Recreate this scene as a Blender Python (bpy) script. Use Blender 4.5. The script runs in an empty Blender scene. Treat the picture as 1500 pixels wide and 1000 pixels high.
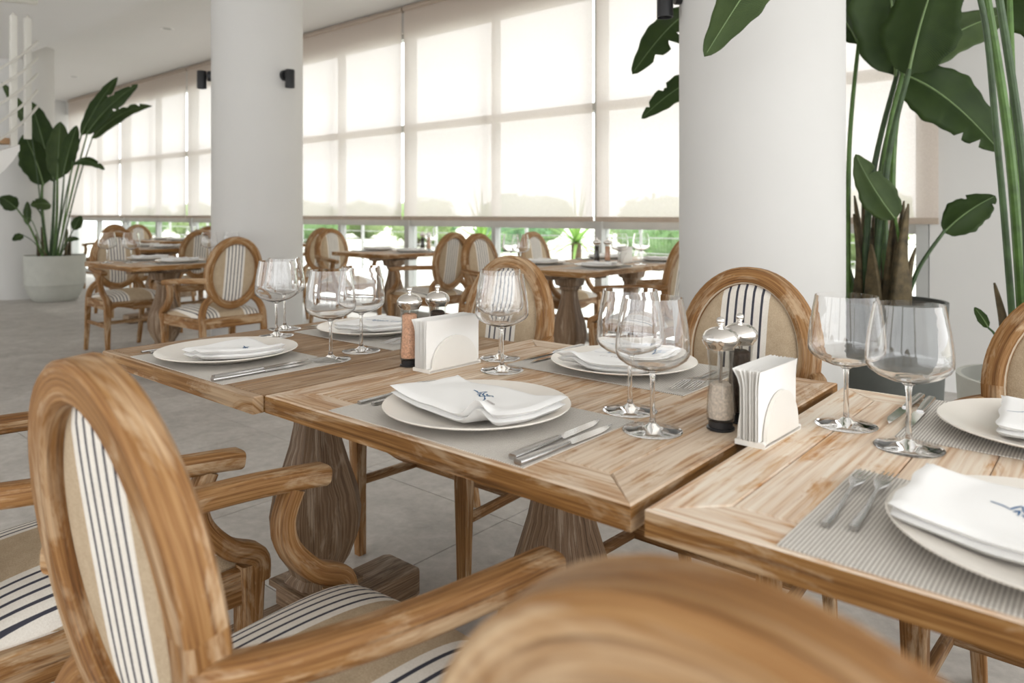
import bpy, bmesh, math, random
from math import sin, cos, pi, radians, sqrt
from mathutils import Vector, Matrix

random.seed(7)
scene = bpy.context.scene
COL = scene.collection
V = Vector

# ------------------------------------------------------------------ camera, world, light, exposure
cam_data = bpy.data.cameras.new('camera')
cam = bpy.data.objects.new('camera', cam_data)
COL.objects.link(cam)
cam.location = (0, 0, 1.095)
cam.rotation_euler = (radians(90), 0, radians(40.3))
cam_data.sensor_width = 36
cam_data.lens = 36 * 1057 / 1500
cam_data.shift_y = (313 - 500) / 1500
cam_data.clip_start = 0.02
cam_data.dof.use_dof = True
cam_data.dof.focus_distance = 1.55
cam_data.dof.aperture_fstop = 4.2
scene.camera = cam

world = bpy.data.worlds.new('overcast_sky')
scene.world = world
world.use_nodes = True
wn = world.node_tree.nodes
wn['Background'].inputs['Color'].default_value = (0.97, 0.985, 1.0, 1)
wn['Background'].inputs['Strength'].default_value = 3.1

sun_data = bpy.data.lights.new('hazy_sun', 'SUN')
sun_data.energy = 2.2
sun_data.angle = radians(12)
sun_data.color = (1.0, 0.95, 0.88)
sun = bpy.data.objects.new('hazy_sun', sun_data)
sun.rotation_euler = (radians(-32), 0, radians(-25))
COL.objects.link(sun)

vs = scene.view_settings
vs.view_transform = 'Standard'
vs.look = 'None'
vs.gamma = 1.0
vs.exposure = 0.22
vs.use_curve_mapping = False

# ------------------------------------------------------------------ mesh helpers
class MB:
    def __init__(s):
        s.v = []; s.f = []; s.uv = []

    def add(s, vs_, fs, uvs=None):
        o = len(s.v)
        s.v += [tuple(p) for p in vs_]
        for i, f in enumerate(fs):
            s.f.append([k + o for k in f])
            s.uv.append(uvs[i] if uvs else [(0, 0)] * len(f))
        return s

    def box(s, x0, x1, y0, y1, z0, z1):
        P = [(x0, y0, z0), (x1, y0, z0), (x1, y1, z0), (x0, y1, z0), (x0, y0, z1), (x1, y0, z1), (x1, y1, z1), (x0, y1, z1)]
        F = [(3, 2, 1, 0), (4, 5, 6, 7), (0, 1, 5, 4), (1, 2, 6, 5), (2, 3, 7, 6), (3, 0, 4, 7)]
        d = (x1 - x0, y1 - y0, z1 - z0)
        L = max(range(3), key=lambda i: d[i])
        a, b = [i for i in range(3) if i != L]
        U = []
        for k, f in enumerate(F):
            n = (2, 2, 1, 0, 1, 0)[k]
            if n == L:
                U.append([(P[i][a] * .2, P[i][b]) for i in f])
            else:
                o = a if n == b else b
                U.append([(P[i][L], P[i][o] + k * .37) for i in f])
        return s.add(P, F, U)

    def sweep(s, path, sec, scale=None, up=(0, 0, 1), closed=False, caps=True):
        path = [V(p) for p in path]
        n = len(path); m = len(sec); up = V(up)
        R = []; L = [0.0]
        for i in range(n):
            a = path[(i - 1) % n] if (closed or i > 0) else path[i]
            b = path[(i + 1) % n] if (closed or i < n - 1) else path[i]
            t = (b - a).normalized()
            sd = t.cross(up)
            if sd.length < 1e-5:
                sd = t.cross(V((1, 0.01, 0)))
            sd.normalize()
            nn = sd.cross(t).normalized()
            k = scale(i / (n - 1)) if scale else 1
            if not isinstance(k, tuple):
                k = (k, k)
            R.append([path[i] + sd * (q[0] * k[0]) + nn * (q[1] * k[1]) for q in sec])
            if i:
                L.append(L[-1] + (path[i] - path[i - 1]).length)
        if closed:
            L.append(L[-1] + (path[0] - path[-1]).length)
        per = [0.0]
        for j in range(m):
            per.append(per[-1] + (V(sec[(j + 1) % m]) - V(sec[j])).length)
        vs_ = [p for r in R for p in r]; F = []; U = []
        for i in range(n if closed else n - 1):
            i2 = (i + 1) % n
            for j in range(m):
                j2 = (j + 1) % m
                F.append((i * m + j, i * m + j2, i2 * m + j2, i2 * m + j))
                U.append([(L[i], per[j]), (L[i], per[j + 1]), (L[i + 1], per[j + 1]), (L[i + 1], per[j])])
        if caps and not closed:
            F.append(tuple(range(m - 1, -1, -1))); U.append([(q[0] * .3, q[1]) for q in sec][::-1])
            F.append(tuple((n - 1) * m + j for j in range(m))); U.append([(q[0] * .3, q[1]) for q in sec])
        return s.add(vs_, F, U)

    def lathe(s, prof, seg=32, c=(0, 0, 0), closed=False):
        vs_ = []; F = []; U = []
        n = len(prof)
        for r, z in prof:
            for k in range(seg):
                a = 2 * pi * k / seg
                vs_.append((c[0] + r * cos(a), c[1] + r * sin(a), c[2] + z))
        for i in range(n if closed else n - 1):
            i2 = (i + 1) % n
            for k in range(seg):
                k2 = (k + 1) % seg
                F.append((i * seg + k, i * seg + k2, i2 * seg + k2, i2 * seg + k))
                u0, u1 = k / seg, (k + 1) / seg
                U.append([(u0, prof[i][1]), (u1, prof[i][1]), (u1, prof[i2][1]), (u0, prof[i2][1])])
        return s.add(vs_, F, U)

    def grid(s, fn, nu, nv, closed_u=False):
        vs_ = [fn(i / nu, j / nv) for i in range(nu + 1) for j in range(nv + 1)]
        F = []; U = []
        for i in range(nu):
            for j in range(nv):
                q = (i * (nv + 1) + j, (i + 1) * (nv + 1) + j, (i + 1) * (nv + 1) + j + 1, i * (nv + 1) + j + 1)
                F.append(q)
                U.append([(i / nu, j / nv), ((i + 1) / nu, j / nv), ((i + 1) / nu, (j + 1) / nv), (i / nu, (j + 1) / nv)])
        return s.add(vs_, F, U)

    def mesh(s, name, smooth=35):
        me = bpy.data.meshes.new(name)
        me.from_pydata(s.v, [], s.f)
        ul = me.uv_layers.new(name='UVMap')
        flat = [c for f in s.uv for q in f for c in q]
        ul.data.foreach_set('uv', flat)
        bm = bmesh.new(); bm.from_mesh(me)
        bmesh.ops.remove_doubles(bm, verts=bm.verts, dist=1e-6)
        bmesh.ops.recalc_face_normals(bm, faces=bm.faces)
        bm.to_mesh(me); bm.free()
        if smooth:
            me.shade_smooth()
            me.set_sharp_from_angle(angle=radians(smooth))
        return me


def rrect(w, h, r=None, n=3):
    r = min(w, h) * .3 if r is None else r
    out = []
    for cx, cy, a0 in ((w / 2 - r, h / 2 - r, 0), (-w / 2 + r, h / 2 - r, 90), (-w / 2 + r, -h / 2 + r, 180), (w / 2 - r, -h / 2 + r, 270)):
        for k in range(n + 1):
            a = radians(a0 + 90 * k / n)
            out.append((cx + r * cos(a), cy + r * sin(a)))
    return out


def circ(r, n=12):
    return [(r * cos(2 * pi * k / n), r * sin(2 * pi * k / n)) for k in range(n)]


def spline(pts, n=8):
    pts = [V(p) for p in pts]
    out = []
    for i in range(len(pts) - 1):
        p0 = pts[max(i - 1, 0)]; p1 = pts[i]; p2 = pts[i + 1]; p3 = pts[min(i + 2, len(pts) - 1)]
        for k in range(n):
            t = k / n
            out.append(0.5 * ((2 * p1) + (p2 - p0) * t + (2 * p0 - 5 * p1 + 4 * p2 - p3) * t * t + (3 * p1 - p0 - 3 * p2 + p3) * t ** 3))
    out.append(pts[-1])
    return out


def link(o, parent=None):
    COL.objects.link(o)
    if parent:
        o.parent = parent
    return o


def obj(name, mb, mat, parent=None, smooth=35):
    me = mb.mesh(name, smooth) if isinstance(mb, MB) else mb
    if mat and not me.materials:
        me.materials.append(mat)
    return link(bpy.data.objects.new(name, me), parent)


def tag(o, label, cat, group=None, kind=None):
    o['label'] = label
    o['category'] = cat
    if group:
        o['group'] = group
    if kind:
        o['kind'] = kind
    return o


def thing(name, label, cat, loc=(0, 0, 0), rz=0, group=None):
    o = link(bpy.data.objects.new(name, None))
    o.empty_display_size = .05
    o.location = loc; o.rotation_euler = (0, 0, rz)
    return tag(o, label, cat, group)


def struct(name, mb, mat, parent=None, smooth=35):
    o = obj(name, mb, mat, parent, smooth)
    if not parent:
        o['kind'] = 'structure'
    return o


def copy_tree(o, parent=None):
    c = o.copy()
    COL.objects.link(c)
    c.parent = parent
    for ch in list(o.children):
        copy_tree(ch, c)
    return c


class Proto:
    """first use hands out the original, later uses a copy of the thing and all its parts"""
    def __init__(s, root):
        s.root = root; s.used = False

    def place(s, loc, rz=0, label=None, group=None, scale=None):
        o = copy_tree(s.root) if s.used else s.root
        s.used = True
        o.location = loc; o.rotation_euler = (0, 0, rz)
        if label: o['label'] = label
        if group: o['group'] = group
        elif 'group' in o: del o['group']
        if scale: o.scale = scale
        return o

# ------------------------------------------------------------------ materials
def new_mat(name):
    m = bpy.data.materials.new(name)
    m.use_nodes = True
    nt = m.node_tree
    b = nt.nodes['Principled BSDF']
    return m, nt, b


def N(nt, typ, **kw):
    n = nt.nodes.new(typ)
    for k, v in kw.items():
        if k.startswith('i_'):
            n.inputs[k[2:].replace('_', ' ')].default_value = v
        else:
            setattr(n, k, v)
    return n


def math_node(nt, op, a, b=None, c=None):
    n = nt.nodes.new('ShaderNodeMath'); n.operation = op
    for i, x in enumerate((a, b, c)):
        if x is None: continue
        if isinstance(x, (int, float)): n.inputs[i].default_value = x
        else: nt.links.new(x, n.inputs[i])
    return n.outputs[0]


def ramp(nt, fac, stops, interp='LINEAR'):
    r = nt.nodes.new('ShaderNodeValToRGB')
    r.color_ramp.interpolation = interp
    e = r.color_ramp.elements
    while len(e) < len(stops): e.new(0.5)
    for k, (p, c) in enumerate(stops):
        e[k].position = p
        e[k].color = (*c, 1) if len(c) == 3 else c
    nt.links.new(fac, r.inputs[0])
    return r.outputs[0]


def mixc(nt, fac, a, b, blend='MIX'):
    n = nt.nodes.new('ShaderNodeMix'); n.data_type = 'RGBA'; n.blend_type = blend
    for sock, x in ((n.inputs['Factor'], fac), (n.inputs[6], a), (n.inputs[7], b)):
        if isinstance(x, (int, float)): sock.default_value = x
        elif isinstance(x, tuple): sock.default_value = (*x, 1) if len(x) == 3 else x
        else: nt.links.new(x, sock)
    return n.outputs[2]


def noise(nt, vec, scale, detail=3, rough=.55, dist=0):
    n = N(nt, 'ShaderNodeTexNoise', i_Scale=scale, i_Detail=detail, i_Roughness=rough, i_Distortion=dist)
    if vec is not None: nt.links.new(vec, n.inputs['Vector'])
    return n.outputs['Fac']


def bump(nt, b, h, strength=.3, dist=.002):
    n = N(nt, 'ShaderNodeBump', i_Strength=strength, i_Distance=dist)
    nt.links.new(h, n.inputs['Height'])
    nt.links.new(n.outputs['Normal'], b.inputs['Normal'])


def uvvec(nt, sx, sy, rnd=True):
    tc = N(nt, 'ShaderNodeTexCoord')
    mp = N(nt, 'ShaderNodeMapping')
    mp.inputs['Scale'].default_value = (sx, sy, 1)
    nt.links.new(tc.outputs['UV'], mp.inputs['Vector'])
    if not rnd: return mp.outputs[0]
    oi = N(nt, 'ShaderNodeObjectInfo')
    sc = math_node(nt, 'MULTIPLY', oi.outputs['Random'], 37.0)
    cb = N(nt, 'ShaderNodeCombineXYZ')
    nt.links.new(sc, cb.inputs[0]); nt.links.new(sc, cb.inputs[1]); nt.links.new(sc, cb.inputs[2])
    ad = N(nt, 'ShaderNodeVectorMath', operation='ADD')
    nt.links.new(mp.outputs[0], ad.inputs[0]); nt.links.new(cb.outputs[0], ad.inputs[1])
    return ad.outputs[0]


def wood(name, dark, mid, light, wash, wash_amt=.5, rough=.6, grain=1.0, ring=.5):
    m, nt, b = new_mat(name)
    fine = noise(nt, uvvec(nt, 7 * grain, 330 * grain), 1, 3, .6)
    med = noise(nt, uvvec(nt, 2.4 * grain, 70 * grain), 1, 4, .65, .5)
    big = noise(nt, uvvec(nt, 1.6, 11), 1, 3, .55, .5)
    wv = N(nt, 'ShaderNodeTexWave', wave_type='BANDS', bands_direction='Y', i_Scale=1.0, i_Distortion=11.0, i_Detail=2.0)
    wv.inputs['Detail Scale'].default_value = .55
    nt.links.new(uvvec(nt, 3.2 * grain, 26 * grain), wv.inputs['Vector'])
    st = math_node(nt, 'POWER', wv.outputs['Fac'], 1.6)
    g = math_node(nt, 'ADD', math_node(nt, 'MULTIPLY', fine, .36), math_node(nt, 'MULTIPLY', med, .40))
    g = math_node(nt, 'ADD', g, math_node(nt, 'MULTIPLY', big, .24))
    g = math_node(nt, 'SUBTRACT', g, math_node(nt, 'MULTIPLY', math_node(nt, 'MULTIPLY', st, big), ring * .30))
    g = math_node(nt, 'ADD', g, ring * .075)
    col = ramp(nt, g, [(.36, dark), (.49, mid), (.60, light)])
    pat = noise(nt, uvvec(nt, 5, 20), 1, 5, .68, .8)
    lim = math_node(nt, 'MINIMUM', 1.0, math_node(nt, 'MAXIMUM', math_node(nt, 'MULTIPLY', math_node(nt, 'SUBTRACT', pat, .60 - .25 * wash_amt), 9), 0))
    fw = math_node(nt, 'MULTIPLY', lim, math_node(nt, 'MULTIPLY', math_node(nt, 'SUBTRACT', med, .18), 1.2 + wash_amt * .8))
    col = mixc(nt, math_node(nt, 'MINIMUM', math_node(nt, 'MAXIMUM', fw, 0), .9), col, wash)
    nt.links.new(col, b.inputs['Base Color'])
    b.inputs['Roughness'].default_value = rough
    b.inputs['Specular IOR Level'].default_value = .3
    bump(nt, b, g, .35, .0015)
    return m


def plain(name, c, rough=.5, metal=0, spec=.5, nscale=0, namt=.1, bscale=0, bstr=.2, sheen=0):
    m, nt, b = new_mat(name)
    b.inputs['Base Color'].default_value = (*c, 1)
    b.inputs['Roughness'].default_value = rough
    b.inputs['Metallic'].default_value = metal
    b.inputs['Specular IOR Level'].default_value = spec
    tc = N(nt, 'ShaderNodeTexCoord')
    if nscale:
        f = noise(nt, tc.outputs['Object'], nscale, 4, .6)
        lo = tuple(x * (1 - namt) for x in c); hi = tuple(min(1, x * (1 + namt)) for x in c)
        nt.links.new(ramp(nt, f, [(.3, lo), (.7, hi)]), b.inputs['Base Color'])
    if bscale:
        bump(nt, b, noise(nt, tc.outputs['Object'], bscale, 3, .6), bstr, .001)
    if sheen:
        b.inputs['Sheen Weight'].default_value = sheen
    return m


def striped(name, seat):
    """linen with a cream band that carries five charcoal stripes"""
    m, nt, b = new_mat(name)
    tc = N(nt, 'ShaderNodeTexCoord')
    sp = N(nt, 'ShaderNodeSeparateXYZ')
    nt.links.new(tc.outputs['Object'], sp.inputs[0])
    x = sp.outputs[0]
    t = math_node(nt, 'SUBTRACT', math_node(nt, 'ABSOLUTE', x), .150) if seat else x
    a = math_node(nt, 'ABSOLUTE', t)
    band = math_node(nt, 'LESS_THAN', a, .066)
    ph = math_node(nt, 'FRACT', math_node(nt, 'ADD', math_node(nt, 'DIVIDE', t, .0235), 100.5))
    ln = math_node(nt, 'LESS_THAN', math_node(nt, 'ABSOLUTE', math_node(nt, 'SUBTRACT', ph, .5)), .14)
    ln = math_node(nt, 'MULTIPLY', ln, math_node(nt, 'LESS_THAN', a, .056))
    weave = noise(nt, tc.outputs['Object'], 420, 2, .7)
    mott = noise(nt, tc.outputs['Object'], 30, 3, .6)
    wv = math_node(nt, 'ADD', math_node(nt, 'MULTIPLY', weave, .7), math_node(nt, 'MULTIPLY', mott, .3))
    beige = ramp(nt, wv, [(.3, (.36, .27, .175)), (.7, (.54, .43, .30))])
    cream = ramp(nt, wv, [(.3, (.66, .61, .54)), (.7, (.80, .76, .69))])
    c = mixc(nt, band, beige, cream)
    c = mixc(nt, ln, c, (.055, .055, .07))
    nt.links.new(c, b.inputs['Base Color'])
    b.inputs['Roughness'].default_value = .9
    b.inputs['Specular IOR Level'].default_value = .1
    bump(nt, b, weave, .25, .001)
    return m


def glassy(name, tint=(1, 1, 1), ior=1.45):
    m = bpy.data.materials.new(name); m.use_nodes = True
    nt = m.node_tree; nt.nodes.clear()
    g = N(nt, 'ShaderNodeBsdfGlass', i_IOR=ior, i_Roughness=0.0)
    g.inputs['Color'].default_value = (*tint, 1)
    o = N(nt, 'ShaderNodeOutputMaterial')
    nt.links.new(g.outputs[0], o.inputs[0])
    return m


def pane_mat(name, tint=(.96, .98, .975), edge=.35):
    m = bpy.data.materials.new(name); m.use_nodes = True
    nt = m.node_tree; nt.nodes.clear()
    t = N(nt, 'ShaderNodeBsdfTransparent'); t.inputs[0].default_value = (*tint, 1)
    g = N(nt, 'ShaderNodeBsdfGlossy', i_Roughness=.01)
    lw = N(nt, 'ShaderNodeLayerWeight', i_Blend=.5)
    fr = N(nt, 'ShaderNodeMath', operation='MULTIPLY_ADD')
    nt.links.new(math_node(nt, 'POWER', lw.outputs['Facing'], 4.0), fr.inputs[0])
    fr.inputs[1].default_value = edge; fr.inputs[2].default_value = .03
    mx = N(nt, 'ShaderNodeMixShader')
    o = N(nt, 'ShaderNodeOutputMaterial')
    nt.links.new(fr.outputs[0], mx.inputs[0]); nt.links.new(t.outputs[0], mx.inputs[1]); nt.links.new(g.outputs[0], mx.inputs[2])
    nt.links.new(mx.outputs[0], o.inputs[0])
    return m


def blind_mat(name):
    m = bpy.data.materials.new(name); m.use_nodes = True
    nt = m.node_tree; nt.nodes.clear()
    tc = N(nt, 'ShaderNodeTexCoord')
    wv = noise(nt, tc.outputs['Object'], 160, 2, .6)
    c1 = ramp(nt, wv, [(.3, (.66, .56, .47)), (.7, (.74, .64, .55))])
    c2 = ramp(nt, wv, [(.3, (.80, .755, .73)), (.7, (.88, .845, .825))])
    d = N(nt, 'ShaderNodeBsdfDiffuse'); nt.links.new(c1, d.inputs[0])
    t = N(nt, 'ShaderNodeBsdfTranslucent'); nt.links.new(c2, t.inputs[0])
    p = N(nt, 'ShaderNodeBsdfTransparent'); p.inputs[0].default_value = (1, .95, .93, 1)
    m1 = N(nt, 'ShaderNodeMixShader'); m1.inputs[0].default_value = .31
    nt.links.new(d.outputs[0], m1.inputs[1]); nt.links.new(t.outputs[0], m1.inputs[2])
    m2 = N(nt, 'ShaderNodeMixShader'); m2.inputs[0].default_value = .11
    nt.links.new(m1.outputs[0], m2.inputs[1]); nt.links.new(p.outputs[0], m2.inputs[2])
    o = N(nt, 'ShaderNodeOutputMaterial'); nt.links.new(m2.outputs[0], o.inputs[0])
    return m


def leaf_mat(name, c0, c1, trans=.25, rough=.4):
    m, nt, b = new_mat(name)
    tc = N(nt, 'ShaderNodeTexCoord')
    wv = N(nt, 'ShaderNodeTexWave', wave_type='BANDS', bands_direction='X', i_Scale=14.0, i_Distortion=.6)
    nt.links.new(tc.outputs['UV'], wv.inputs['Vector'])
    f = math_node(nt, 'ADD', math_node(nt, 'MULTIPLY', wv.outputs['Fac'], .35), math_node(nt, 'MULTIPLY', noise(nt, tc.outputs['Object'], 9, 3), .65))
    c = ramp(nt, f, [(.25, c0), (.75, c1)])
    nt.links.new(c, b.inputs['Base Color'])
    b.inputs['Roughness'].default_value = rough
    b.inputs['Specular IOR Level'].default_value = .28
    bump(nt, b, wv.outputs['Fac'], .35, .003)
    t = N(nt, 'ShaderNodeBsdfTranslucent')
    nt.links.new(mixc(nt, .5, c, (.35, .60, .08)), t.inputs[0])
    mx = N(nt, 'ShaderNodeMixShader'); mx.inputs[0].default_value = trans
    nt.links.new(b.outputs[0], mx.inputs[1]); nt.links.new(t.outputs[0], mx.inputs[2])
    nt.links.new(mx.outputs[0], nt.nodes['Material Output'].inputs[0])
    return m


def mat_weave(name):
    m, nt, b = new_mat(name)
    tc = N(nt, 'ShaderNodeTexCoord')
    sp = N(nt, 'ShaderNodeSeparateXYZ'); nt.links.new(tc.outputs['Object'], sp.inputs[0])
    sx = math_node(nt, 'SINE', math_node(nt, 'MULTIPLY', sp.outputs[0], 2 * pi / .0044))
    sy = math_node(nt, 'SINE', math_node(nt, 'MULTIPLY', sp.outputs[1], 2 * pi / .0034))
    f = math_node(nt, 'ADD', math_node(nt, 'MULTIPLY', sx, .33), math_node(nt, 'MULTIPLY', sy, .14))
    f = math_node(nt, 'ADD', f, math_node(nt, 'MULTIPLY', noise(nt, tc.outputs['Object'], 300, 2), .3))
    f = math_node(nt, 'ADD', f, .32)
    nt.links.new(ramp(nt, f, [(.10, (.34, .31, .275)), (.5, (.57, .535, .485)), (.90, (.76, .73, .675))]), b.inputs['Base Color'])
    b.inputs['Roughness'].default_value = .75
    bump(nt, b, f, .5, .0012)
    return m


def stone_tile(name):
    m, nt, b = new_mat(name)
    tc = N(nt, 'ShaderNodeTexCoord')
    oi = N(nt, 'ShaderNodeObjectInfo')
    ad = N(nt, 'ShaderNodeVectorMath', operation='ADD')
    nt.links.new(tc.outputs['Object'], ad.inputs[0]); nt.links.new(oi.outputs['Location'], ad.inputs[1])
    f = math_node(nt, 'ADD', math_node(nt, 'MULTIPLY', noise(nt, ad.outputs[0], 3.2, 6, .62, 1.2), .6), math_node(nt, 'MULTIPLY', noise(nt, ad.outputs[0], 26, 4, .65), .4))
    f = math_node(nt, 'ADD', f, math_node(nt, 'MULTIPLY', math_node(nt, 'SUBTRACT', oi.outputs['Random'], .5), .06))
    nt.links.new(ramp(nt, f, [(.33, (.33, .305, .275)), (.5, (.43, .40, .365)), (.66, (.54, .51, .47))]), b.inputs['Base Color'])
    b.inputs['Roughness'].default_value = .55
    b.inputs['Specular IOR Level'].default_value = .4
    bump(nt, b, f, .15, .002)
    return m


M = {}
M['wood_table'] = wood('weathered_pine', (.22, .098, .036), (.43, .262, .142), (.56, .405, .268), (.69, .585, .465), .68, ring=.6)
M['wood_table_washed'] = wood('whitewashed_pine', (.36, .14, .03), (.55, .31, .14), (.68, .51, .345), (.80, .72, .61), .95, ring=.75)
M['wood_table_brown'] = wood('brown_pine', (.125, .062, .027), (.275, .165, .085), (.41, .275, .168), (.49, .375, .265), .40, ring=.5)
M['wood_chair'] = wood('worn_oak', (.085, .032, .008), (.225, .103, .030), (.335, .182, .070), (.56, .42, .27), .45, ring=.32, grain=1.5)
M['wood_edge'] = wood('worn_varnish_shaded_edge', (.085, .033, .006), (.215, .098, .024), (.34, .185, .066), (.55, .42, .28), .42, ring=.4)  # worn orange varnish, plus the shade of the side faces put into the colour
M['wood_base'] = wood('grey_brown_oak', (.055, .030, .015), (.16, .096, .052), (.275, .18, .108), (.44, .345, .25), .42, ring=.4, grain=1.3)
M['stripe_seat'] = striped('striped_linen_seat', True)
M['stripe_back'] = striped('striped_linen_back', False)
M['piping'] = plain('linen_piping', (.52, .43, .32), .9, spec=.1, bscale=300)
M['plaster'] = plain('white_plaster', (.62, .607, .58), .85, spec=.2, nscale=1.2, namt=.02, bscale=60, bstr=.05)
M['ceiling'] = plain('ceiling_paint', (.78, .77, .75), .9, spec=.1, nscale=.8, namt=.015)
M['frame'] = plain('window_frame_grey', (.42, .42, .40), .45, spec=.4, nscale=6, namt=.05)
M['tile'] = stone_tile('grey_stone_tile')
M['grout'] = plain('grout', (.20, .19, .18), .9, nscale=8)
M['porcelain'] = plain('cream_porcelain', (.78, .73, .66), .22, spec=.5, nscale=5, namt=.02)
M['ceramic'] = plain('white_ceramic', (.80, .77, .71), .35, nscale=10, namt=.02)
M['cloth'] = plain('white_cotton', (.84, .83, .81), .9, spec=.1, bscale=700, bstr=.15, nscale=6, namt=.02, sheen=.1)
M['paper'] = plain('paper_napkin', (.86, .84, .80), .9, spec=.1, bscale=350, bstr=.2, nscale=8, namt=.02)
M['steel'] = plain('polished_steel', (.62, .61, .60), .13, 1, nscale=20, namt=.04)
M['steel_dark'] = plain('brushed_steel_handle', (.50, .49, .48), .24, 1, nscale=30, namt=.06)
M['chrome'] = plain('chrome', (.74, .71, .67), .09, 1, nscale=15, namt=.03)
M['glass'] = glassy('clear_glass')
M['acrylic'] = pane_mat('clear_acrylic', (.93, .93, .92), .8)
M['pane'] = pane_mat('window_glass')
M['salt'] = plain('pink_salt', (.80, .45, .30), .7, nscale=240, namt=.30, bscale=260, bstr=.8)
M['salt_pale'] = plain('white_salt', (.74, .64, .55), .7, nscale=240, namt=.25, bscale=260, bstr=.8)
M['pepper'] = plain('black_peppercorn', (.055, .035, .025), .7, nscale=260, namt=.6, bscale=240, bstr=1)
M['black'] = plain('black_metal', (.012, .012, .013), .45, nscale=20, namt=.1)
M['black_plastic'] = plain('black_plastic', (.018, .018, .02), .3, nscale=20, namt=.1)
M['blue_ink'] = plain('blue_ink', (.01, .10, .25), .8, spec=.1, nscale=90, namt=.25)
M['grey_ink'] = plain('grey_ink', (.38, .33, .32), .8, spec=.1, nscale=90, namt=.2)
M['blind'] = blind_mat('screen_fabric')
M['blind_bar'] = plain('blind_bar', (.42, .34, .27), .6, nscale=9, namt=.05)
M['weave'] = mat_weave('woven_vinyl')
M['leaf'] = leaf_mat('leaf_dark', (.012, .028, .005), (.040, .072, .013), .08, .5)
M['leaf_grey'] = leaf_mat('leaf_grey_green', (.024, .046, .012), (.070, .105, .032), .10, .5)
M['leaf_bright'] = leaf_mat('leaf_bright', (.05, .16, .02), (.12, .30, .05), .4)
M['midrib'] = plain('leaf_rib', (.16, .24, .09), .5, nscale=30, namt=.1)
M['stem'] = plain('green_stem', (.07, .14, .025), .45, nscale=14, namt=.35)
M['stem_dark'] = plain('dark_stem', (.04, .075, .025), .5, nscale=14, namt=.4)
M['sheath'] = plain('brown_sheath', (.085, .062, .028), .8, nscale=18, namt=.6, bscale=60, bstr=.5)
M['soil'] = plain('potting_soil', (.035, .025, .018), .95, nscale=60, namt=.5, bscale=80, bstr=.8)
M['pot_pale'] = plain('pale_concrete', (.47, .47, .42), .8, nscale=7, namt=.06, bscale=90, bstr=.1)
M['pot_dark'] = plain('dark_fibre_clay', (.10, .105, .095), .75, nscale=9, namt=.1, bscale=90, bstr=.1)
M['white_metal'] = plain('ivory_painted_metal', (.62, .60, .54), .45, nscale=10, namt=.03)
M['white_paint'] = plain('white_paint', (.80, .79, .77), .6, nscale=4, namt=.02)

# ------------------------------------------------------------------ the room
YW = 5.14            # inner face of the window wall
X0, X1 = -15.8, 3.2  # end wall, right end
YB = -4.2            # back of the room, behind the camera
ZC, ZL = 3.30, 3.06  # ceiling by the windows, lower ceiling over the room
PITCH = 2.43
XP = [-0.97 - PITCH * k for k in range(7)]   # window posts

floor = struct('floor', MB().box(X0, X1, YB, YW + .12, -.12, -.006), M['grout'])
TS = .8
tile_me = None
def tile_mesh(w, d):
    g = .0018; h = .006
    b = .0012
    mb = MB()
    x, y = w / 2 - g, d / 2 - g
    P = [(-x, -y, -h), (x, -y, -h), (x, y, -h), (-x, y, -h), (-x, -y, -b), (x, -y, -b), (x, y, -b), (-x, y, -b),
         (-x + b, -y + b, 0), (x - b, -y + b, 0), (x - b, y - b, 0), (-x + b, y - b, 0)]
    F = [(0, 1, 5, 4), (1, 2, 6, 5), (2, 3, 7, 6), (3, 0, 4, 7), (4, 5, 9, 8), (5, 6, 10, 9), (6, 7, 11, 10), (7, 4, 8, 11), (8, 9, 10, 11)]
    return mb.add(P, F).mesh('tile', 0)
cache = {}
xs = [-1.69 + TS * k for k in range(-18, 8)]
ys = [1.955 + TS * k for k in range(-8, 5)]
for i in range(len(xs) - 1):
    for j in range(len(ys) - 1):
        a, b = max(xs[i], X0), min(xs[i + 1], X1)
        c, d = max(ys[j], YB), min(ys[j + 1], YW)
        if b - a < .05 or d - c < .05: continue
        if (c + d) / 2 < -.9: continue        # behind the camera: the field below
        key = (round(b - a, 3), round(d - c, 3))
        if key not in cache:
            cache[key] = tile_mesh(*key)
        o = obj('tile', cache[key], M['tile'], floor)
        o.location = ((a + b) / 2, (c + d) / 2, 0)
back_tiles = obj('tile_field', MB().box(X0, X1, YB, -1.245, -.006, -.0002), M['tile'], floor)
back_tiles['kind'] = 'stuff'

struct('ceiling', MB().box(X0, X1, 2.92, YW + .3, ZC, ZC + .2), M['ceiling'])
struct('ceiling_lower', MB().box(X0, X1, YB, 2.92, ZL, ZC + .2), M['ceiling'])
# wall to the right of the windows, with its baseboard
struct('wall_right', MB().box(-.93, X1, YW, YW + .22, -.1, ZC), M['plaster'])
struct('baseboard_right', MB().box(-.93, X1, YW - .018, YW, 0, .135), M['white_paint'])
struct('wall_end', MB().box(X0 - .2, X0, YB, YW + .3, -.1, ZC), M['plaster'])
struct('wall_header', MB().box(X0, -.93, YW - .015, YW + .26, 3.02, ZC), M['plaster'])
# unseen back wall: piers, header and sill, opening sized to set the fill light
for k in range(6):
    x = X0 + .3 + k * 3.6
    struct('wall_pier', MB().box(x, x + .35, YB - .2, YB, -.1, ZL), M['plaster'])
struct('wall_back_header', MB().box(X0, X1, YB - .2, YB, 2.7, ZL), M['plaster'])
struct('wall_back_sill', MB().box(X0, X1, YB - .2, YB, -.1, .7), M['plaster'])

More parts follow.
